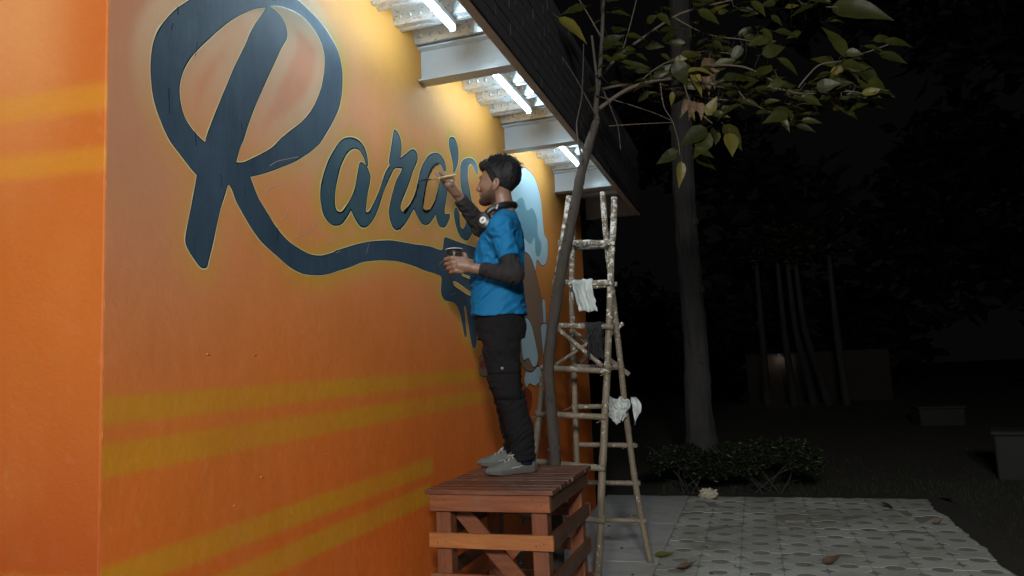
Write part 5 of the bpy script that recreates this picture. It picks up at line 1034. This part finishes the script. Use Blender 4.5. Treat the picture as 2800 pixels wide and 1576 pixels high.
def far_hand(P):
    w = np.array(FWR); g = np.array(GR); u = g-w; u[2] *= 1; d0 = w+u*0.55
    d = chain(P, [tuple(w), tuple(d0)], [0.026, 0.029], 0.01)
    pc = w+np.array([0.040, 0.012, 0.070]); d = smin(d, ell(P, tuple(pc), (0.036, 0.026, 0.044)), 0.018)
    kn = pc+np.array([0.012, 0.0, 0.036])
    offs = [(0.022, 0.0), (0.0, 0.004), (-0.022, 0.0), (-0.042, -0.008)]
    for k, (lo_, zo) in enumerate(offs):
        b0 = kn+np.array([0, lo_, zo]); tip = g+np.array([0.030-0.014*k, -0.006-0.010*k, 0.006-0.006*k])
        if k >= 2: tip = g+np.array([0.0-0.012*(k-2), -0.026-0.014*(k-2), -0.022-0.010*(k-2)])
        mid = b0+np.array([0.034-0.003*k, 0.004, 0.010-0.004*k]); m2 = (mid+tip)/2+np.array([0.016, 0, 0.010])
        d = smin(d, chain(P, [tuple(b0-np.array([0.012, 0, 0.012])), tuple(mid), tuple(m2), tuple(tip)], [0.0125, 0.0108, 0.0096, 0.0084], 0.003), 0.004)
    th = [tuple(pc+np.array([-0.012, 0.022, -0.018])), tuple(pc+np.array([0.020, 0.036, -0.006])), tuple(g+np.array([0.012, 0.014, -0.010]))]
    d = smin(d, chain(P, th, [0.017, 0.0125, 0.0095], 0.005), 0.008); return d
NANK, FANK = (-0.052, 0.040, 0.10), (0.000, -0.262, 0.10)
NKN, FKN = (0.030, 0.095, 0.470), (0.042, -0.135, 0.470)
def body_sdf(P):
    d = local(P, (0.02, 0, 1.58), 0.165, lambda q: head_sdf(to_head(q)))
    d = smin(d, rc(P, (-0.012, 0, 1.36), (0.014, 0, 1.52), 0.062, 0.056), 0.03)
    d = smin(d, ell(P, (-0.005, 0, 1.33), (0.075, 0.15, 0.055)), 0.03)
    d = smin(d, stack(P, [(0.78, -0.07, 0.16, 0.15, 0), (0.95, -0.065, 0.17, 0.145, 0), (1.15, -0.075, 0.14, 0.155, 0), (1.30, -0.075, 0.09, 0.16, 0), (1.36, -0.06, 0.05, 0.12, 0)]), 0.03)
    d = smin(d, chain(P, [NSH, NEL], [0.048, 0.036], 0.02), 0.02); d = smin(d, chain(P, [NEL, NWR], [0.037, 0.026], 0.02), 0.012)
    d = smin(d, chain(P, [FSH, FEL], [0.048, 0.038], 0.02), 0.02); d = smin(d, chain(P, [FEL, FWR], [0.038, 0.027], 0.02), 0.012)
    d = smin(d, local(P, (0.25, 0.23, 1.11), 0.125, near_hand), 0.008); d = smin(d, local(P, tuple((np.array(FWR)+np.array(GR))/2), 0.125, far_hand), 0.008)
    for hip, kn, an in (((0.045, 0.085, 0.80), NKN, NANK), ((0.045, -0.085, 0.80), FKN, FANK)): d = smin(d, chain(P, [hip, kn, an], [0.075, 0.050, 0.036], 0.02), 0.03)
    for (h, t) in (((-0.075, 0.030, 0.03), (0.10, 0.100, 0.03)), ((-0.035, -0.268, 0.03), (0.16, -0.262, 0.03))): d = smin(d, rc(P, h, t, 0.022, 0.022), 0.03)
    return d
me, V = sdf_mesh('person', body_sdf, (-0.24, -0.40, -0.01), (0.52, 0.36, 1.74), 0.0040)
# skin tint: beard, brows, lips, paint-stained fingers
Q = to_head(V); tint = np.tile(np.array([0.205, 0.115, 0.078]), (len(V), 1))
def tmix(m, c): 
    global tint
    tint = tint*(1-m[:, None])+np.array(c)*m[:, None]
n3 = vnoise(V, 60, 2.0)
beardl = np.interp(Q[:, 0], [-0.03, 0.010, 0.035, 0.075, 0.115, 0.14], [1.50, 1.585, 1.548, 1.532, 1.530, 1.525])
headm = (Q[:, 2] > 1.455) & (np.abs(Q[:, 1]) < 0.074)
bm = sstep(0.008, -0.010, Q[:, 2]-beardl+0.004*n3)*sstep(1.462, 1.476, Q[:, 2]+0.10*np.clip(Q[:, 0]-0.02, -0.1, 0.1)*0)*headm*sstep(0.000, 0.016, Q[:, 0])
tmix(bm*0.86*np.clip(0.75+0.25*n3+0.4*sstep(1.53, 1.49, Q[:, 2]), 0, 1), (0.012, 0.009, 0.008))
mo = headm*np.exp(-((Q[:, 2]-1.5505)/0.0055)**2)*sstep(0.095, 0.108, Q[:, 0])*(np.abs(Q[:, 1]) < 0.030); tmix(mo*0.85, (0.018, 0.012, 0.010))
lip = headm*np.exp(-((Q[:, 2]-1.533)/0.008)**2)*sstep(0.108, 0.116, Q[:, 0])*(np.abs(Q[:, 1]) < 0.020); tmix(lip*0.7, (0.20, 0.075, 0.060))
eb = headm*np.exp(-((Q[:, 2]-1.6255-0.05*(np.abs(Q[:, 1])-0.03))/0.0048)**2)*sstep(0.082, 0.092, Q[:, 0])*(np.abs(np.abs(Q[:, 1])-0.031) < 0.022); tmix(eb*0.9, (0.012, 0.009, 0.008))
ey = headm*np.exp(-(((Q[:, 2]-1.602)/0.0055)**2+((np.abs(Q[:, 1])-0.030)/0.010)**2))*sstep(0.095, 0.101, Q[:, 0]); tmix(ey*0.85, (0.03, 0.022, 0.02))
st_ = sstep(0.06, 0.03, np.linalg.norm(V-np.array(GR)-np.array([-0.01, -0.02, 0.025]), axis=1)); tmix(st_*0.55, (0.12, 0.075, 0.025))
at = me.attributes.new('tint', 'FLOAT_COLOR', 'POINT'); at.data.foreach_set('color', np.concatenate([tint, np.ones((len(tint), 1))], 1).ravel())
def skin():
    m = NT('brown_skin'); a = m.n('ShaderNodeAttribute', attribute_name='tint'); v = m.coord('Object'); f = m.noise(v, 40, 5)
    m.col(m.mix(m.ramp(f, [(0.4, 0.0), (0.8, 0.18)]), a.outputs['Color'], (0.20, 0.085, 0.055))); m.rough(0.48); m.b.inputs['Subsurface Weight'].default_value = 0.08; m.b.inputs['Subsurface Radius'].default_value = (0.012, 0.005, 0.003)
    m.bump(m.noise(v, 160, 3), 0.15, 0.002); return m.m
man = link('person', me, skin(), None, True); man.matrix_world = Matrix.Translation(MO) @ MROT.to_4x4()
tag(man, 'person in blue T-shirt and dark trousers on the stand, painting with raised brush', 'person')
# ---- cloth
def cloth(name, c, rough=0.85, bscale=260, var=0.25, bs=0.25, wr=True, sheen=0.0):
    m = NT(name); v = m.coord('Object'); f = m.noise(v, 9, 6, 0.65); m.col(m.mix(f, tuple(x*(1-var) for x in c), tuple(x*(1+var) for x in c))); m.rough(rough); m.set(Specular_IOR_Level=0.25)
    if sheen: m.b.inputs['Sheen Weight'].default_value = sheen
    h = m.math('MULTIPLY', m.noise(v, bscale, 2), 0.12)
    if wr: h = m.math('ADD', h, m.noise(v, 17, 4, 0.55, 1.2))
    m.bump(h, bs, 0.006); return m.m
M['tee'] = cloth('blue_cotton', (0.004, 0.125, 0.30), 0.75, 300, 0.15, 0.5)
M['sleeve'] = cloth('charcoal_knit', (0.021, 0.020, 0.021), 0.95, 220, 0.3, 0.4); M['denim'] = cloth('black_denim', (0.0060, 0.0060, 0.0078), 0.95, 260, 0.45, 0.6); M['navycloth'] = cloth('navy_rib', (0.006, 0.010, 0.040), 0.85)
TORSO = [(0.832, -0.104, 0.206, 0.186, 0), (0.87, -0.100, 0.206, 0.184, 0), (0.92, -0.094, 0.206, 0.180, 0), (1.02, -0.088, 0.206, 0.180, 0), (1.084, -0.094, 0.197, 0.184, 0), (1.14, -0.098, 0.184, 0.190, 0), (1.214, -0.101, 0.166, 0.196, 0), (1.28, -0.100, 0.143, 0.198, 0), (1.325, -0.095, 0.117, 0.188, 0), (1.365, -0.085, 0.090, 0.150, 0), (1.395, -0.074, 0.070, 0.105, 0), (1.425, -0.062, 0.060, 0.075, 0)]
def folds(P, amp, dirv, freq, seed, warp=1.0):
    d = np.array(dirv, float); d /= np.linalg.norm(d); s = P@d*freq+warp*2.2*vnoise(P, 7, seed)+seed; return amp*(np.sin(s)*0.6+np.sin(s*1.9+1.3)*0.3)*(0.6+0.4*vnoise(P, 5, seed+3))
def wrinkle(P, sv, seed, warp=0.5):
    Q = P*np.array(sv, float); Q = Q+warp*np.stack([vnoise(P, 11, seed), vnoise(P, 13, seed+5), 1.6*vnoise(P, 9, seed+9)], 1); n = vnoise(Q, 1.0, seed+2); return (1-np.abs(n)*1.6)
SLV = (NSH[0]+(NEL[0]-NSH[0])*0.66, NSH[1]+(NEL[1]-NSH[1])*0.66, NSH[2]+(NEL[2]-NSH[2])*0.66)
FSLV = tuple(FSH[i]+(FEL[i]-FSH[i])*0.62 for i in range(3))
def tee_sdf(P):
    d = stack(P, TORSO)
    d = smin(d, chain(P, [(-0.005, 0.09, 1.355), NSH, SLV], [0.058, 0.066, 0.054], 0.03), 0.035); d = smin(d, chain(P, [(0.0, -0.09, 1.355), FSH, FSLV], [0.058, 0.066, 0.058], 0.03), 0.035)
    z = P[:, 2]
    low = sstep(1.05, 0.86, z); mid = np.exp(-((z-1.03)/0.09)**2); d = d+0.004
    S1 = P.copy(); S1[:, 2] += 0.6*P[:, 0]; S2 = P.copy(); S2[:, 2] -= 0.9*P[:, 0]; S2[:, 0] += 0.4*P[:, 2]
    d = d-0.0075*wrinkle(S1, (15, 12, 60), 3.0, 1.1)*(0.35+0.8*mid+0.6*low)-0.0070*wrinkle(S2, (42, 22, 34), 8.0, 1.1)*(0.35+0.7*np.exp(-((z-1.2)/0.12)**2))
    d = d+0.004*vnoise(P, 9, 6.0)*(0.5+low)
    # cut hem, sleeve ends and neckline
    d = smax(d, 0.838+0.010*vnoise(P, 12, 2.0)-z, 0.004)
    u = np.array(NEL)-np.array(NSH); u = u/np.linalg.norm(u); sd = (P-np.array(SLV))@u; near = (P[:, 1] > 0.165) | (sd > 0.03); d = np.where((P[:, 1] > 0.15) & (z < 1.28), np.maximum(d, np.where(P[:, 1] > np.interp(z, [0.8, 1.0, 1.1, 1.25], [0.20, 0.196, 0.205, 0.16]), sd, -1)), d)
    u2 = np.array(FEL)-np.array(FSH); u2 = u2/np.linalg.norm(u2); sd2 = (P-np.array(FSLV))@u2; d = np.where(P[:, 1] < -0.17, np.maximum(d, sd2), d)
    nk = np.linalg.norm((P-np.array([0.006, 0, 1.432]))/np.array([0.072, 0.074, 0.046]), axis=1)-1; d = smax(d, -nk*0.05, 0.004)
    return d
me, V = sdf_mesh('t_shirt', tee_sdf, (-0.15, -0.36, 0.80), (0.26, 0.33, 1.46), 0.0052); place(me, 't_shirt', M['tee'], man)
def ring_at(c, ax, r, t, name, mat, parent, sq=(1, 1)):
    ax = Vector(ax).normalized(); x = ax.orthogonal().normalized(); y = ax.cross(x); b = MB(); pts = [Vector(c)+x*math.cos(a*0.2618)*r*sq[0]+y*math.sin(a*0.2618)*r*sq[1] for a in range(25)]; b.tube(pts, t, 6, False); return b.build(name, mat, parent, True)
def slv(path, rad, name, seed, amp, freq):
    def fn(P):
        d = chain(P, path, rad, 0.02); ax = np.array(path[-1])-np.array(path[-2]); L = np.linalg.norm(ax); ax = ax/L; d = d-amp*1.5*wrinkle(P@np.eye(3)+np.outer(0.25*P[:, 1], ax), tuple(22+np.abs(ax)*60), seed, 1.0)+amp*0.6+0.5*folds(P, amp, ax, freq*0.6, seed, 1.5)
        e = (P-np.array(path[-1]))@ax; d = smax(d, e, 0.003); return d
    A = np.array(path); me, V = sdf_mesh(name, fn, A.min(0)-0.075, A.max(0)+0.075, 0.0045); return place(me, name, M['sleeve'], man)
e1 = tuple(NEL[i]+(NWR[i]-NEL[i])*0.84 for i in range(3)); slv([SLV, NEL, e1], [0.046, 0.050, 0.035], 'undershirt_sleeve', 1.0, 0.0042, 150)
e2 = tuple(FEL[i]+(FWR[i]-FEL[i])*0.86 for i in range(3)); slv([FSLV, FEL, e2], [0.050, 0.054, 0.038], 'undershirt_sleeve', 5.0, 0.0060, 190)
# trousers
NLEG = [((0.048, 0.072, 0.79), 0.096), ((0.050, 0.092, 0.66), 0.098), (( 0.036, 0.096, 0.50), 0.082), ((0.004, 0.082, 0.38), 0.071), ((-0.030, 0.060, 0.24), 0.067), ((-0.046, 0.046, 0.10), 0.062)]
FLEG = [((0.048, -0.072, 0.79), 0.096), ((0.052, -0.105, 0.66), 0.098), ((0.046, -0.135, 0.50), 0.082), ((0.032, -0.175, 0.38), 0.070), ((0.014, -0.220, 0.24), 0.065), ((0.002, -0.255, 0.10), 0.060)]
def trouser_sdf(P):
    d = stack(P, [(0.72, -0.082, 0.172, 0.162, 0), (0.78, -0.095, 0.182, 0.168, 0), (0.87, -0.078, 0.182, 0.160, 0)])
    for LG in (NLEG, FLEG): d = smin(d, chain(P, [p for p, r in LG], [r for p, r in LG], 0.02), 0.025)
    z = P[:, 2]; knee = np.exp(-((z-0.46)/0.10)**2); bot = sstep(0.34, 0.12, z); crotch = np.exp(-((z-0.70)/0.08)**2)
    d = d+0.003*vnoise(P, 13, 1.0)
    S1 = P.copy(); S1[:, 2] += 0.55*P[:, 0]; S2 = P.copy(); S2[:, 2] -= 0.7*P[:, 0]; S2[:, 0] += 0.3*P[:, 2]
    d = d-0.0085*wrinkle(S1, (18, 15, 72), 1.0, 1.1)*(0.30+0.9*knee+0.9*bot)-0.0070*wrinkle(S2, (26, 18, 50), 5.0, 1.1)*(0.30+crotch+0.5*knee)+0.004
    d = smax(d, (0.068+0.012*vnoise(P, 9, 4.0))-z, 0.005); return d
me, V = sdf_mesh('trousers', trouser_sdf, (-0.16, -0.36, 0.03), (0.24, 0.28, 0.90), 0.0056); trs = place(me, 'trousers', M['denim'], man)
uax = Vector(NEL)-Vector(NSH); ring_at(Vector(SLV)-uax.normalized()*0.004, uax, 0.0535, 0.0035, 'sleeve_hem', M['tee'], man)
# cargo pocket with flap and stud on the near thigh
def patch_on(name, mat, f0, f1, z0, z1, thick, parent):
    b = MB(); nu, nv = 8, 6; fr = []
    for i in range(nu):
        for j in range(nv):
            f = f0+(f1-f0)*i/(nu-1); z = z0+(z1-z0)*j/(nv-1); ctr = np.array([np.interp(z, [0.38, 0.50, 0.66, 0.81], [0.004, 0.036, 0.050, 0.048]), np.interp(z, [0.38, 0.5, 0.66, 0.81], [0.082, 0.096, 0.092, 0.086]), z]); r = np.interp(z, [0.38, 0.50, 0.66], [0.073, 0.086, 0.101])+thick
            df = np.clip(f-ctr[0], -r*0.97, r*0.97); b.v.append((ctr[0]+df, ctr[1]+math.sqrt(max(0, r*r-df*df)), z))
    for i in range(nu-1):
        for j in range(nv-1): b.f.append((i*nv+j, (i+1)*nv+j, (i+1)*nv+j+1, i*nv+j+1))
    o = b.build(name, mat, parent, True); so = o.modifiers.new('thick', 'SOLIDIFY'); so.thickness = 0.006; so.offset = -1; return o
patch_on('cargo_pocket', M['denim'], -0.045, 0.110, 0.395, 0.545, 0.003, trs); patch_on('pocket_flap', M['denim'], -0.048, 0.112, 0.530, 0.585, 0.007, trs)
b = MB(); b.lathe([(0.0, 0.004), (0.007, 0.003), (0.009, 0.0)], 14); M['steel'] = simple('steel_stud', (0.45, 0.46, 0.47), 0.3, 0.1, 5, 0, metal=0.9)
o = b.build('stud', M['steel'], trs, True); o.location = (0.045, 0.200, 0.556); o.rotation_euler = (R(-88), 0, 0)
# socks
for an, dv in ((NANK, (0.01, 0, 0)), (FANK, (0.01, 0, 0))):
    b = MB(); b.tube([(an[0]+0.004, an[1], 0.045), (an[0]+0.002, an[1], 0.085), (an[0], an[1], 0.12)], [0.045, 0.044, 0.046], 18); b.build('sock', M['navycloth'], man, True)
# shoes
M['shoe'] = cloth('grey_knit_shoe', (0.088, 0.100, 0.098), 0.8, 320, 0.2, 0.2, False); M['sole'] = simple('grey_rubber_sole', (0.062, 0.056, 0.052), 0.7, 0.3, 20); M['lace'] = simple('pale_lace', (0.34, 0.35, 0.35), 0.8, 0.1, 20)
def shoe(heel, toe):
    h = Vector(heel); d = Vector(toe)-h; L = d.length; ang = math.atan2(d.y, d.x); root = Matrix.Translation((h.x, h.y, 0)) @ Matrix.Rotation(ang, 4, 'Z')
    wid = lambda x: np.interp(x/L, [0, .08, .3, .55, .75, .92, 1], [0.018, 0.034, 0.037, 0.043, 0.047, 0.036, 0.012])
    top = lambda x: np.interp(x/L, [0, .1, .28, .42, .6, .8, .95, 1], [0.080, 0.094, 0.100, 0.098, 0.076, 0.055, 0.044, 0.030])
    def up(P):
        x = np.clip(P[:, 0], 0.004, L-0.006); w = wid(x)-0.002; t = top(x); zc = 0.022; zz = (P[:, 2]-zc)/(t-zc); e = np.sqrt((np.abs(P[:, 1])/w)**2.2+np.clip(zz, -1, None)**2*np.where(zz > 0, 1, 0.2))-1; d_ = e*w*0.7
        d_ = np.maximum(d_, np.maximum(-P[:, 0], P[:, 0]-L)); d_ = smax(d_, 0.016-P[:, 2], 0.004)
        hole = ell(P, (L*0.20, 0, 0.105), (0.050, 0.028, 0.030)); return smax(d_, -hole, 0.006)
    def so(P):
        x = np.clip(P[:, 0], 0.0, L); w = wid(x)+0.0035; rock = np.interp(x/L, [0, .1, .75, 1], [0.006, 0, 0, 0.012]); d_ = (np.abs(P[:, 1])-w)*0.8; d_ = np.maximum(d_, np.maximum(-0.004-P[:, 0], P[:, 0]-L-0.003))
        tp_ = np.interp(x/L, [0, .3, .7, 1], [0.036, 0.031, 0.024, 0.026]); return smax(smax(d_, P[:, 2]-tp_, 0.006), rock-P[:, 2], 0.006)
    me, V = sdf_mesh('shoe', up, (-0.02, -0.07, 0.0), (L+0.02, 0.07, 0.12), 0.0035); o = place(me, 'shoe', M['shoe'], man); o.matrix_local = root
    me, V = sdf_mesh('sole', so, (-0.03, -0.07, -0.01), (L+0.03, 0.07, 0.06), 0.0035); place(me, 'sole', M['sole'], o)
    b = MB()
    for k in range(4):
        x = L*(0.40+0.075*k); z = float(top(x))+0.001; b.tube([(x, -0.024, z-0.012), (x+0.012*(1 if k % 2 else -1)*0.5, -0.010, z), (x, 0.010, z), (x+0.004, 0.024, z-0.012)], 0.0022, 6)
    x = L*0.40; z = float(top(x)); 
    for s in (-1, 1): b.tube([(x, 0, z+0.003), (x+0.010, s*0.020, z+0.010), (x+0.030, s*0.034, z-0.004), (x+0.018, s*0.030, z-0.020)], 0.0018, 6); b.tube([(x, 0, z+0.003), (x+0.03, s*0.012, z-0.004), (x+0.05, s*0.026, z-0.028)], 0.0018, 6)
    b.build('lace', M['lace'], o, True)
    for s in (-1, 1):
        m = MB(); pts = [(L*0.56, 0.030), (L*0.50, 0.036), (L*0.40, 0.037), (L*0.30, 0.046), (L*0.22, 0.060)]; pp_ = catmull([(x, s*float(wid(x))*0.985, z) for x, z in pts], 4); m.tube([tuple(q) for q in pp_], [0.0010]*3+[0.0028]*6+[0.0016]*(len(pp_)-9), 5); m.build('side_mark', M['lace'], o, True)
shoe((-0.108, 0.012, 0), (0.158, 0.122, 0)); shoe((-0.060, -0.272, 0), (0.218, -0.258, 0))
# hair: swept-up dark hair with loose curls
M['hair'] = None
def hair_mat():
    m = NT('black_hair'); v = m.coord('Object', (0.35, 1, 1)); f = m.noise(v, 90, 5, 0.6, 0.5); m.col(m.mix(f, (0.003, 0.003, 0.004), (0.011, 0.011, 0.014))); m.rough(0.65); m.set(Specular_IOR_Level=0.3); m.bump(f, 0.8, 0.006); return m.m
M['hair'] = hair_mat()
def hair_sdf(P):
    Q = to_head(P); d = ell(Q, (-0.008, 0, 1.628), (0.108, 0.0835, 0.105))
    d = smin(d, ell(Q, (0.046, 0.0, 1.684), (0.068, 0.064, 0.046)), 0.035); d = smin(d, ell(Q, (0.088, -0.004, 1.700), (0.030, 0.040, 0.020)), 0.03); d = smin(d, ell(Q, (-0.062, 0, 1.640), (0.056, 0.074, 0.072)), 0.03)
    s = Q[:, 0]*55+Q[:, 1]*35+4*vnoise(Q, 16, 2.0); top = 0.35+0.65*sstep(1.60, 1.68, Q[:, 2])
    d = d+(0.0035*np.sin(s)+0.0022*np.sin(s*2.3+1))*top+0.004*vnoise(Q, 40, 3.0)*top+0.0022*vnoise(Q, 110, 1.0)
    hl = np.interp(Q[:, 0], [-0.11, -0.07, -0.030, -0.004, 0.016, 0.034, 0.060, 0.086, 0.11], [1.500, 1.482, 1.520, 1.600, 1.572, 1.606, 1.655, 1.668, 1.672])
    return smax(d, (hl-Q[:, 2])*0.75, 0.006)
me, V = sdf_mesh('hair', hair_sdf, (-0.16, -0.12, 1.45), (0.15, 0.12, 1.76), 0.0036); hr = place(me, 'hair', M['hair'], man)
b = MB(); rg = random.Random(8)
for k in range(620):
    a = rg.uniform(-0.4, 3.5) if k % 2 else rg.uniform(0, 6.28); el = rg.uniform(0.35, 1.45); dn = np.array([math.cos(a)*math.cos(el), math.sin(a)*math.cos(el), math.sin(el)])
    p = np.array([-0.012, 0, 1.628])+dn*np.array([0.104, 0.081, 0.105]); 
    if p[0] > 0.03: p[2] += 0.010
    fw = np.array([rg.uniform(-.9, 0.2), rg.uniform(-.4, .4), rg.uniform(-.2, .5)]); pts = []; L = rg.uniform(.02, .045); cu = rg.uniform(-1, 1)
    for q in range(6): t = q/5; pts.append(w_head(*(p+dn*(0.002+0.016*math.sin(t*2.6)*rg.uniform(.7, 1))+fw*L*t+np.array([0, 0, -1])*0.022*t*t*(1 if p[0] < 0 else -0.1)+np.cross(dn, fw)*0.010*cu*math.sin(t*4))))
    b.tube(pts, [0.0016, 0.0018, 0.0016, 0.0013, 0.0009, 0.0004], 4)
tag(b.build('hair_strands', M['hair'], hr, True), kind='stuff')
# small white earbud-like speck is left out; headphones round the neck
M['hp'] = simple('matt_black_plastic', (0.010, 0.010, 0.012), 0.35, 0.2, 10, 0.05); M['hpw'] = simple('white_badge', (0.62, 0.62, 0.62), 0.4, 0.02, 5, 0)
hpn = empty('headphones', m2w((0, 0, 1.40))); hpn.rotation_euler = MROT.to_euler(); tag(hpn, 'black over-ear headphones worn round the painter\'s neck', 'headphones')
EC = [(0.1108,0.105,1.3533)][0]
def hpp(b, name, mat, parent=hpn): 
    b.v = [(v[0], v[1], v[2]-1.40) for v in b.v]; return b.build(name, mat, parent, True)
for s in (1, -1):
    c = Vector((EC[0], s*EC[1], EC[2])); ax = Vector((0.25, s*1.0, 0.12)).normalized(); q = Vector((0, 0, 1)).rotation_difference(ax).to_matrix()
    def lat(prof, sc=(1, 1)): m = MB(); m.lathe(prof, 28); m.v = [tuple(c+q @ Vector((v[0]*sc[0], v[1]*sc[1], v[2]))) for v in m.v]; return m
    ec = hpp(lat([(0.0, 0.026), (0.028, 0.026), (0.031, 0.0245), (0.036, 0.0245), (0.044, 0.020), (0.049, 0.010), (0.050, 0.0), (0.046, -0.010), (0.0, -0.010)], (0.92, 1.08)), 'ear_cup', M['hp'])
    hpp(lat([(0.030, -0.010), (0.046, -0.012), (0.048, -0.022), (0.040, -0.032), (0.028, -0.030), (0.022, -0.012)], (0.92, 1.08)), 'cushion', M['hp'])
    bd = hpp(lat([(0.0, 0.0280), (0.0185, 0.0278), (0.0195, 0.0262)]), 'badge', M['hpw'], ec)
    mk = MB(); mk.box((-0.008, -0.0035, 0.0281), (0.008, 0.0035, 0.0290), 0.0003); mk.v = [tuple(c+q @ (Matrix.Rotation(0.5, 3, 'Z') @ Vector((v[0]+0.35*v[1], v[1], v[2])))) for v in mk.v]; hpp(mk, 'badge_mark', M['hp'], ec)
band = [(EC[0]-0.005, EC[1]-0.012, EC[2]+0.035), (0.075, 0.098, 1.418), (0.030, 0.092, 1.438), (-0.025, 0.070, 1.452), (-0.066, 0.0, 1.462), (-0.025, -0.070, 1.452), (0.030, -0.092, 1.438), (0.075, -0.098, 1.418), (EC[0]-0.005, -EC[1]+0.012, EC[2]+0.035)]
b = MB(); b.tube([tuple(p) for p in catmull(band, 6)], 0.0115, 10, True, 0, 0, 1.5); hpp(b, 'headband', M['hp'])
for s in (1, -1): b = MB(); b.bar((0.042, s*0.112, 1.418), (0.034, s*0.112, 1.446), 0.010, 0.004, (0, s, 0), 0.001); hpp(b, 'slider_mark', M['hpw'])
# paint cup in the left hand
cup = empty('paint_cup', m2w(CUP)); tag(cup, 'small black paint-smeared plastic cup held in the painter\'s left hand', 'cup')
def cup_mat():
    m = NT('smeared_cup'); v = m.coord('Object'); f = m.noise(v, 26, 6, 0.7, 1.0); sep = m.n('ShaderNodeSeparateXYZ'); m.l(v, sep.inputs[0])
    g = m.math('ADD', f, m.ramp(m.math('MULTIPLY', sep.outputs[2], 8.0), [(0.35, 0.16), (0.85, -0.0)])); m.col(m.mix(m.ramp(g, [(0.60, 0.0), (0.63, 1.0)]), (0.008, 0.008, 0.009), (0.30, 0.19, 0.07))); m.rough(0.25); return m.m
b = MB(); b.lathe([(0.0, 0.0), (0.030, 0.0), (0.031, 0.004), (0.0425, 0.112), (0.0405, 0.112), (0.034, 0.06), (0.0, 0.058)], 28); b.build('cup_wall', cup_mat(), cup, True)
b = MB(); b.lathe([(0.0405, 0.111), (0.0455, 0.1115), (0.0458, 0.1145), (0.0405, 0.1148)], 28); b.build('rim', M['fitting'], cup, True)
b = MB(); b.lathe([(0.0, 0.090), (0.0388, 0.090)], 24); b.build('paint', M['black'], cup, True)
# brush in the right hand
br_o = empty('paint_brush', (0, 0, 0)); tag(br_o, 'slim wooden paint brush in the painter\'s raised right hand touching the lettering', 'brush')
bp = lambda t: m2w(brush_at(t))
M['handle'] = simple('pale_brush_wood', (0.50, 0.36, 0.16), 0.4, 0.2, 30); M['ferrule'] = simple('stained_ferrule', (0.30, 0.22, 0.10), 0.4, 0.5, 60, 0.1, metal=0.4); M['bristle'] = simple('black_wet_bristle', (0.012, 0.012, 0.016), 0.3, 0.4, 60)
b = MB(); b.tube([bp(0), bp(0.02), bp(0.15), bp(0.35), bp(0.50)], [0.004, 0.0062, 0.0070, 0.0058, 0.0040], 12); b.build('handle', M['handle'], br_o, True)
b = MB(); b.tube([bp(0.50), bp(0.53), bp(0.68)], [0.0046, 0.0050, 0.0056], 12); b.build('ferrule', M['ferrule'], br_o, True)
tipw = bp(1.0); b = MB(); b.tube([bp(0.68), bp(0.80)+Vector((0, 0, 0.004)), bp(0.91)+Vector((0, 0, 0.004)), tipw], [0.0056, 0.0066, 0.0046, 0.0012], 12); b.build('bristles', M['bristle'], br_o, True)
